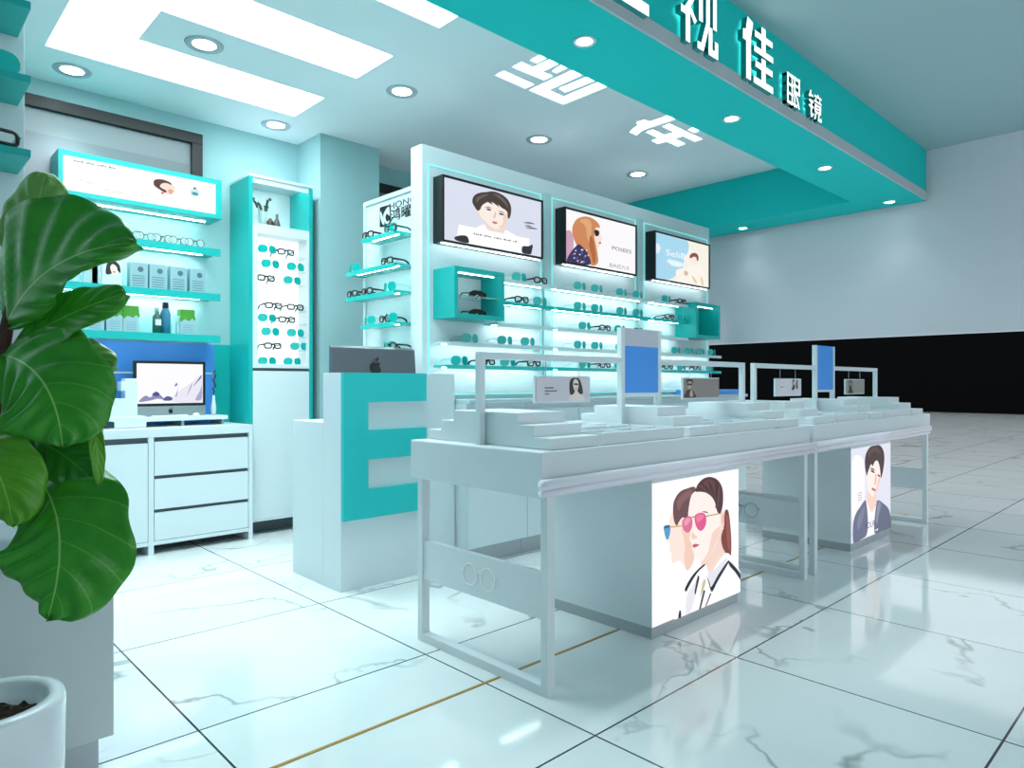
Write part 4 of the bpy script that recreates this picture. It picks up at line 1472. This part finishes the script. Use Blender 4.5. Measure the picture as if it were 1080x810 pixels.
# items on shelves
for k, x in enumerate((138, 154, 172, 189, 206)):
    p = ony(x, 255, 4.975)
    glasses('round', (p.x, 4.975, 2.0475), 0.0, '%s pair of round wire eyeglasses on the top left wall shelf' % (ORD[k] if k else 'leftmost'), 'round eyeglasses in a row')
BOXM = mat('pale_box_card', '94B8BF', 0.5)
for k, x in enumerate((146.5, 167, 188.5, 209)):
    p = ony(x, 300, 5.0)
    t = thing('lens_solution_box', 'pale blue carton with dark dot, %s of four on middle wall shelf' % ['leftmost', 'second from left', 'third from left', 'rightmost'][k], 'box', (p.x, 5.04, 1.7305), 'pale cartons on the middle shelf')
    bx(p.x - 0.055, p.x + 0.055, 5.0, 5.07, 1.7305, 1.90).build('carton', BOXM, t, 0.003)
    mm = MB()
    mm.prism([(0.018 * math.cos(2 * PI * q / 16), 0.018 * math.sin(2 * PI * q / 16)) for q in range(16)], ((p.x + 0.01, 4.9995, 1.855), (1, 0, 0), (0, 0, 1), (0, -1, 0)), 0, 0.0015)
    for q in range(5):
        mm.box(p.x - 0.04, p.x + 0.035, 4.9985, 4.9995, 1.745 + q * 0.016, 1.749 + q * 0.016)
    mm.build('printed_mark', mat('slate_print', '4E6C7C', 0.5), t)
for k, (x, wd, lbx) in enumerate(((119, 0.065, 'white carton with dark haired woman portrait on middle wall shelf'), (106, 0.05, 'plain pale carton half behind the plant on middle wall shelf'), (97, .045, 'pale carton behind the big leaf on middle wall shelf'))):
    p = ony(x, 300, 5.0)
    t = thing('carton', lbx, 'box', (p.x, 5.04, 1.7305), 'small cartons near the plant')
    bx(p.x - wd, p.x + wd - 0.01, 5.0, 5.07, 1.7305, 1.90).build('carton_body', mat('white_card', 'A9C4C8', 0.5), t, 0.003)
    if k == 0:
        picture('portrait', ((p.x - wd + .004, 4.9985, 1.735), (1, 0, 0), (0, 0, 1), (0, -1, 0)), 2 * wd - .018, 0.16, 'D5E4E6',
                [('221A1C', smooth_poly([(.02, .07), (.03, .14), (.07, .155), (.10, .13), (.105, .08), (.08, .1), (.05, .07)])), ('F0D0C0', smooth_poly([(.045, .11), (.06, .135), (.085, .115), (.08, .08), (.06, .07)])),
                 ('C05048', smooth_poly([(.06, .085), (.07, .09), (.076, .084), (.068, .08)], 2))], t, 0, 0.0003)
for k, (x, lbx) in enumerate(((101, 'green topped carton farthest left on bottom wall shelf'), (121, 'green topped carton in the middle of three left of the bottles'), (138.5, 'green topped carton just left of the bottles'), (198, 'green topped carton right of the bottles'))):
    p = ony(x, 340, 5.0)
    t = thing('eye_drop_box', lbx, 'box', (p.x, 5.03, 1.4355), 'green topped cartons on the bottom shelf')
    bx(p.x - 0.047, p.x + 0.047, 5.0, 5.07, 1.4355, 1.565).build('carton', mat('pale_blue_card', '9FBFC6', 0.5), t)
    bx(p.x - 0.047, p.x + 0.047, 5.0, 5.07, 1.5652, 1.61).build('top_band', mat('green_card', '4A9A2C', 0.5), t)
    mm = MB()
    mm.prism(smooth_poly([(-.046, .045), (-.046, 0), (-.02, .022), (.01, .01), (.03, .03), (.046, .012), (.046, .045)], 2), ((p.x, 4.9997, 1.52), (1, 0, 0), (0, 0, 1), (0, -1, 0)), 0, .0008, 0)
    for q in range(4):
        mm.box(p.x - 0.03, p.x + 0.03, 4.9988, 4.9997, 1.45 + q * 0.016, 1.454 + q * 0.016, 1)
    mm.build('printed_mark', [mat('green_card', '4A9A2C', 0.5), mat('pale_print', '6E9FC0', 0.5)], t)
p = ony(167, 340, 5.0)
t = thing('bottle', 'small dark green bottle with pale label on bottom wall shelf', 'bottle', (p.x, 5.03, 1.4355))
MB().lathe([(0.0, 0), (0.028, 0), (0.028, 0.115), (0.012, 0.135), (0.012, 0.145), (0, 0.145)], (p.x, 5.03, 1.4355), 20).build('bottle_body', mat('green_glass', '2E5A4C', 0.15), t)
MB().lathe([(0.0, 0.1455), (0.015, 0.1455), (0.015, 0.175), (0, 0.175)], (p.x, 5.03, 1.4355), 16).build('cap', mat('pale_green_cap', '9CC8B8', 0.4), t)
bx(p.x - 0.018, p.x + 0.018, 4.999, 5.003, 1.49, 1.53).build('bottle_label', WHITE, t)
p = ony(176.5, 340, 5.0)
t = thing('bottle', 'taller blue bottle with black cap on bottom wall shelf', 'bottle', (p.x, 5.04, 1.4355))
MB().lathe([(0.0, 0), (0.032, 0), (0.032, 0.14), (0.024, 0.165), (0.018, 0.175), (0, 0.175)], (p.x, 5.04, 1.4355), 20).build('bottle_body', mat('blue_liquid', '3F86A8', 0.15), t)
MB().lathe([(0.0, 0.1755), (0.021, 0.1755), (0.021, 0.215), (0, 0.215)], (p.x, 5.04, 1.4355), 16).build('cap', BLACK, t)

# ---------------- tall teal cabinet
tx0, tx1, ty0, ty1 = 2.022, 2.515, 4.85, 5.195
tc_ = thing('tall_cabinet', 'tall teal sided cabinet with a lit glasses niche over a white door', 'cabinet', (2.27, 5.0, 0))
s = 0.028
bx(tx0, tx0 + s, ty0, ty1, 0.10, 2.585).build('side_panel', TEAL, tc_)
bx(tx1 - s, tx1, ty0, ty1, 0.10, 2.585).build('side_panel', TEAL, tc_)
bx(tx0 + .001, tx1, ty0, ty1, 2.585, 2.605).build('top_board', WHITE, tc_)
bx(tx0 + s, tx1 - s, ty0 + 0.01, ty0 + 0.03, 2.545, 2.585).build('top_rail', WHITE, tc_)
bx(tx0 + s, tx1 - s, ty1 - 0.02, ty1, 0.15, 2.585).build('back_panel', WHITE, tc_)
NZ = 2.255       # niche floor
n0, n1 = tx0 + s, tx1 - s
bx(n0, n1, ty0, ty1 - 0.02, NZ - 0.03, NZ).build('niche_board', WHITE, tc_)
bx(n0 + .02, n1 - .02, ty0 + 0.10, ty0 + 0.110, 2.582, 2.5845).build('light_strip', LEDL, tc_)
DZ = 1.21        # bottom of the lit niche
nf = MB()
nf.box(n0, n0 + 0.035, ty0, 5.01, DZ, NZ - 0.03).box(n1 - 0.018, n1, ty0, 5.01, DZ, NZ - 0.03)
nf.box(n0 + 0.035, n1 - 0.018, ty0, 5.01, NZ - 0.07, NZ - 0.03).box(n0 + 0.035, n1 - 0.018, ty0, 5.01, DZ, DZ + 0.03)
nf.build('niche_lining', mat('pale_lining', 'DCE6EA', 0.4), tc_)
bx(n0 + 0.036, n1 - 0.019, 4.998, 5.009, DZ + 0.031, NZ - 0.071).build('lit_back', mat('lit_back_panel', 'FFFFFF', 0.5, emit=0.95, emit_color='FFFFFF'), tc_)
bx(n0, n1, ty0 + 0.02, ty1 - 0.02, DZ - 0.02, DZ).build('shadow_gap', DGREY, tc_)
bx(n0 + 0.001, n1 - 0.001, ty0, ty0 + 0.02, 0.115, DZ - 0.022).build('door', WHITE, tc_, 0.002)
bx(n0, n1, ty0 + 0.0, ty0 + 0.02, 0.10, 0.113).build('bottom_rail', WHITE, tc_)
bx(tx0, tx1, ty0 + 0.12, ty1, 0.0, 0.10).build('toe_kick', DGREY, tc_)
ROWS = [[('teal', 282.5, 263), ('black', 302, 268)], [('teal', 286, 278.5), ('teal', 312.5, 281)], [('black', 281, 293), ('teal', 309, 295)], [('black', 289, 322), ('black', 312, 324)],
        [('teal', 282.5, 335.5), ('black', 303, 338)], [('teal', 286, 350), ('teal', 312.5, 351)], [('black', 288, 364.5), ('teal', 316, 365)], [('teal', 282.5, 381), ('teal', 309, 381)]]
ROWN = ['top', 'second', 'third', 'fourth', 'fifth', 'sixth', 'seventh', 'bottom']
for r, row in enumerate(ROWS):
    zc = ony(row[0][1], row[0][2], 4.865).z - 0.027
    bx(n0 + 0.036, n1 - 0.019, 4.856, 4.997, zc - 0.006, zc).build('glass_shelf', GLASSM, tc_)
    for i, (kd, x, y) in enumerate(row):
        p = ony(x, y, 4.865)
        X = min(max(p.x, n0 + 0.11), n1 - 0.125) if False else p.x
        same = row[0][0] == row[1][0]
        lbx = '%s%s on the %s row of the tall cabinet' % ((('left pair of ', 'right pair of ')[i] if same else ''), name_kind(kd), ROWN[r])
        glasses(kd, (X, 4.862, zc + (0.001 if kd == 'teal' else -0.0025)), 0.0, lbx, 'glasses in the tall cabinet')
# vase with sprig and two small pots in the upper niche
p = ony(277, 235, 4.95)
t = thing('sprig_vase', 'clear vase with leafy sprig in the top niche of tall cabinet', 'vase', (p.x, 4.95, NZ + 0.0005))
MB().lathe([(0.0, 0), (0.028, 0), (0.03, 0.01), (0.03, 0.11), (0.028, 0.11), (0.027, 0.012), (0, 0.010)], (p.x, 4.95, NZ + .0005), 20).build('vase', mat('vase_glass', 'BFE0DC', 0.05, alpha=0.45), t)
m = MB()
random.seed(11)
for ex, ez in ((-0.075, 0.20), (0.06, 0.22), (-0.03, 0.17), (0.035, 0.16)):
    b0 = Vector((p.x, 4.95, NZ + 0.02))
    e0 = Vector((p.x + ex, 4.95 + random.uniform(-.02, .02), NZ + ez))
    mid = (b0 + e0) / 2 + Vector((0, 0, 0.03))
    m.tube([b0, mid, e0], 0.002, 5)
    for q in range(5):
        c = mid.lerp(e0, 0.1 + q * 0.22) + Vector((random.uniform(-.008, .008), random.uniform(-.008, .008), 0))
        a = random.uniform(0, PI)
        m.prism([(0.013 * math.cos(2 * PI * z / 10), 0.009 * math.sin(2 * PI * z / 10)) for z in range(10)], (c, (math.cos(a), 0.2, math.sin(a)), (-math.sin(a), 0.3, math.cos(a)), (0, -1, 0)), 0, 0.0015)
m.build('sprig', mat('dark_sprig_green', '1F3A2A', 0.6), t)
p = ony(285, 236, 4.93)
tag(MB().lathe([(0.0, 0), (0.022, 0), (0.028, 0.02), (0.024, 0.045), (0.012, 0.055), (0.012, 0.065), (0, 0.065)], (p.x, 4.93, NZ + .0005), 18).build('bud_vase', mat('brown_glass', '4A2A24', 0.2)), 'short round brown vase beside the leafy sprig', 'vase')
p = ony(292, 236, 4.93)
tag(MB().lathe([(0.0, 0), (0.022, 0), (0.026, 0.02), (0.018, 0.055), (0.009, 0.075), (0.011, 0.105), (0, 0.105)], (p.x, 4.93, NZ + .0005), 18).build('bud_vase', mat('grey_brown_glass', '5A4C48', 0.2)), 'taller grey brown vase, rightmost in top niche of tall cabinet', 'vase')

# ================================================================== LEFT FOREGROUND DISPLAY UNIT
UX = 0.526
unit = thing('showcase_cabinet', 'grey white showcase cabinet with dark blue top behind the potted plant', 'cabinet', (0.0, 2.4, 0))
bx(-1.2, UX, 2.192, 2.60, 0.10, 0.62).build('body', mat('grey_white_panel', 'C6CFD2', 0.4), unit, 0.003)
bx(-1.2, UX - 0.03, 2.23, 2.60, 0.0, 0.10).build('toe_kick', LIP, unit)
bx(-1.2, UX - 0.025, 2.20, 2.60, 0.62, 0.972).build('glass_case', mat('pale_showcase_glass', 'B6C8D4', 0.05, alpha=0.45), unit)
bx(UX - 0.036, UX - 0.024, 2.19, 2.1995, 0.88, 0.915).build('handle', GREY, unit)
bx(-1.2, UX, 2.185, 2.60, 0.972, 0.99).build('worktop', mat('dark_blue_top', '123F66', 0.1), unit, 0.002)
up = thing('shelf_panel', 'white upright panel with teal glasses shelves at the left edge', 'display wall', (0.0, 2.55, 0.9905))
bx(-1.2, 0.369, 2.55, 2.60, 0.9905, 2.60).build('wall_panel', WHITE, up, 0.003)
ZS = [2.150, 1.942, 1.734, 1.526, 1.318]
for z in ZS:
    o = bx(-1.2, 0.352, 2.33, 2.549, z, z + 0.022).build('shelf', TEAL, up, 0.003)
    bx(-1.2, 0.05, 2.45, 2.454, z - 0.003, z - 0.0005).build('light_strip', LEDM, o)
for z, kd, lbx in ((2.150, 'black', 'black framed eyeglasses on the highest shelf at left edge of photo'), (1.942, 'teal', 'teal sunglasses on a teal shelf at left edge of photo'),
                   (1.734, 'black', 'black framed eyeglasses above the pale top leaf at left edge')):
    glasses(kd, (0.262, 2.342, z + 0.0225 + (0.0005 if kd == 'teal' else -0.003)), 0.0, lbx, 'glasses at the left edge')

# ================================================================== POTTED PLANT
PC = Vector((0.185, 1.738, 0))
PR = 0.138
pot = thing('potted_fiddle_leaf_fig', 'large leaved green fig plant in a glossy white pot at left', 'potted plant', (PC.x, PC.y, 0))
rimz = 0.455
MB().lathe([(0.0, 0), (PR - 0.03, 0), (PR - 0.022, 0.01), (PR - 0.004, 0.20), (PR, rimz - 0.012), (PR - 0.004, rimz - 0.002), (PR - 0.012, rimz), (PR - 0.026, rimz), (PR - 0.032, rimz - 0.006), (PR - 0.033, rimz - 0.02),
            (PR - 0.045, rimz - 0.024), (PR - 0.047, rimz - 0.10), (0.0, rimz - 0.10)], PC, 56).build('pot', POTM, pot)
m = MB()
n = 40
prof = []
random.seed(5)
vs = [PC + Vector((0, 0, rimz - 0.028))]
rings = 7
for i in range(1, rings + 1):
    for k in range(n):
        r = (PR - 0.048) * i / rings
        a = 2 * PI * k / n
        vs.append(PC + Vector((r * math.cos(a), r * math.sin(a), rimz - 0.042 + random.uniform(-.006, .008) + 0.01 * (1 - i / rings))))
fs = [(0, 1 + k, 1 + (k + 1) % n) for k in range(n)]
for i in range(rings - 1):
    for k in range(n):
        fs.append((1 + i * n + k, 1 + (i + 1) * n + k, 1 + (i + 1) * n + (k + 1) % n, 1 + i * n + (k + 1) % n))
m.add(vs, fs, 0, False)
m.build('soil', SOIL, pot)

ZP = (PC - Vector((0, 0, 0))).dot(FWD)
stem_base = PC + Vector((0, 0, rimz - 0.05))
spts = [stem_base, pix(-16, 640, ZP), pix(-14, 520, ZP + .01), pix(-4, 420, ZP + .03), pix(6, 350, ZP + .05), pix(14, 310, ZP + .07)]
MB().tube(spts, [0.014, 0.013, 0.012, 0.012, 0.013, 0.009], 10).build('stem', BARK, pot)


def leaf(b, c, t, width, nrm, m_, bend=0.03, fold=0.18, prof=1.0, wob=0.012, stalk=None, asym=0.0, pk=0.80, pw=0.45):
    """b, c, t: base, control and tip points of the midrib; nrm: rough facing direction"""
    b, c, t = Vector(b), Vector(c), Vector(t)
    nt_, ns = 40, 20
    mb = MB()
    idx = []
    vs, uvs = [], []
    for i in range(nt_ + 1):
        u = i / nt_
        p = b * (1 - u) ** 2 + c * 2 * u * (1 - u) + t * u * u
        tg = ((c - b) * 2 * (1 - u) + (t - c) * 2 * u).normalized()
        sd = tg.cross(nrm).normalized()
        nn = sd.cross(tg).normalized()
        # fiddle outline: narrow near the stalk, widest past the middle, short blunt tip
        w = math.sin(PI * u ** pk) ** pw * (0.84 + 0.22 * u) if 0 < u < 1 else 0.0
        w = max(w, 0.02) * width / 2
        for j in range(ns + 1):
            s = -1 + 2 * j / ns
            ww = w * (1 + asym * s)
            ed = 1 + 0.035 * math.sin(u * 22 + (2 if s > 0 else 0)) * abs(s)
            vein = math.sin(2 * PI * (u * 6 - abs(s) * 1.6)) * 0.34 * wob * min(1, abs(s) * 2.5) * (1 - 0.5 * s * s)
            lift = fold * w * abs(s) ** 1.4 - bend * (s * s) * 1.6 * 0.5 + wob * 0.8 * math.sin(u * 9 + s * 2.2) * abs(s) ** 2
            vs.append(p + sd * (s * ww * ed) + nn * (lift + vein))
            uvs.append((j / ns, u))
    fs = []
    for i in range(nt_):
        for j in range(ns):
            a = i * (ns + 1) + j
            fs.append((a, a + 1, a + ns + 2, a + ns + 1))
    mb.add(vs, fs, 0, True)
    mb.uv = dict(enumerate(uvs))
    o = mb.build('leaf', m_, pot, solid=0.0012)
    if stalk is not None:
        st = Vector(stalk)
        MB().tube([st, (st + b) / 2 + Vector((0, 0, 0.006)), b], [0.005, 0.004, 0.0035], 8).build('leaf_stalk', mat('green_stalk', '4E7A30', 0.5), o)
    return o


TOC = -FWD            # toward the camera
UP = Vector((0, 0, 1))


def nv(r, u, t):
    return (RGT * r + UP * u + TOC * t).normalized()


# pale upright leaf at the top
leaf(pix(36, 290, 1.52), pix(32, 240, 1.53), pix(48, 183, 1.50), 0.165, nv(0.1, 0.05, 1), LEAFP, 0.02, 0.10, 1.0, 0.010, pix(20, 262, 1.48))
# big leaf reaching right over the shelves
leaf(pix(6, 344, 1.44), pix(40, 262, 1.34), pix(143, 256, 1.30), 0.250, nv(-0.05, 0.22, 1), LEAFM, 0.015, 0.03, 1.0, 0.018, pix(6, 350, 1.48), -0.50, 0.62, 0.80)
# leaf seen obliquely below it
leaf(pix(14, 366, 1.44), pix(62, 332, 1.40), pix(132, 309, 1.38), 0.125, nv(-0.15, 0.40, 1), LEAFM, 0.01, 0.14, 1.0, 0.010, pix(4, 372, 1.48))
# leaf behind with turned tip
leaf(pix(18, 374, 1.52), pix(74, 366, 1.50), pix(121, 386, 1.46), 0.095, nv(0.0, 0.4, 1), LEAFP, 0.01, 0.1, 1.0, 0.008, pix(3, 380, 1.5))
# broad leaf in the middle
leaf(pix(4, 374, 1.42), pix(60, 388, 1.33), pix(66, 472, 1.34), 0.262, nv(0.2, 0.1, 1), LEAFM, 0.02, 0.04, 1.0, 0.020, pix(3, 376, 1.48), 0.04)
# dark leaf lower right
leaf(pix(26, 462, 1.46), pix(60, 468, 1.43), pix(97, 506, 1.42), 0.128, nv(0.15, 0.3, 1), LEAFD, 0.01, 0.08, 1.0, 0.014, pix(2, 440, 1.5))
# thin hanging leaf seen edge on
leaf(pix(95, 438, 1.41), pix(105, 468, 1.40), pix(104, 512, 1.40), 0.030, nv(0.7, 0.0, 1), LEAFY, 0.0, 0.2, 1.0, 0.003, pix(60, 440, 1.48))
# yellow green leaf at the left edge
leaf(pix(-34, 462, 1.40), pix(2, 478, 1.32), pix(14, 556, 1.34), 0.165, nv(0.1, 0.2, 1), LEAFY, 0.02, 0.05, 1.0, 0.014, pix(-8, 455, 1.48))
# largest leaf at the bottom
leaf(pix(44, 508, 1.44), pix(80, 560, 1.32), pix(50, 653, 1.36), 0.280, nv(0.15, 0.15, 1), LEAFM, 0.02, 0.04, 1.0, 0.024, pix(2, 500, 1.48), -0.05)
# leaves on the side away from the picture
leaf(pix(-20, 400, 1.50), pix(-80, 370, 1.48), pix(-150, 400, 1.46), 0.20, nv(-0.2, 0.5, 1), LEAFM, 0.015, 0.06, 1.0, 0.014, pix(2, 410, 1.5))
leaf(pix(-22, 520, 1.50), pix(-90, 520, 1.46), pix(-130, 590, 1.44), 0.22, nv(-0.2, 0.3, 1), LEAFM, 0.015, 0.06, 1.0, 0.014, pix(-12, 510, 1.5))
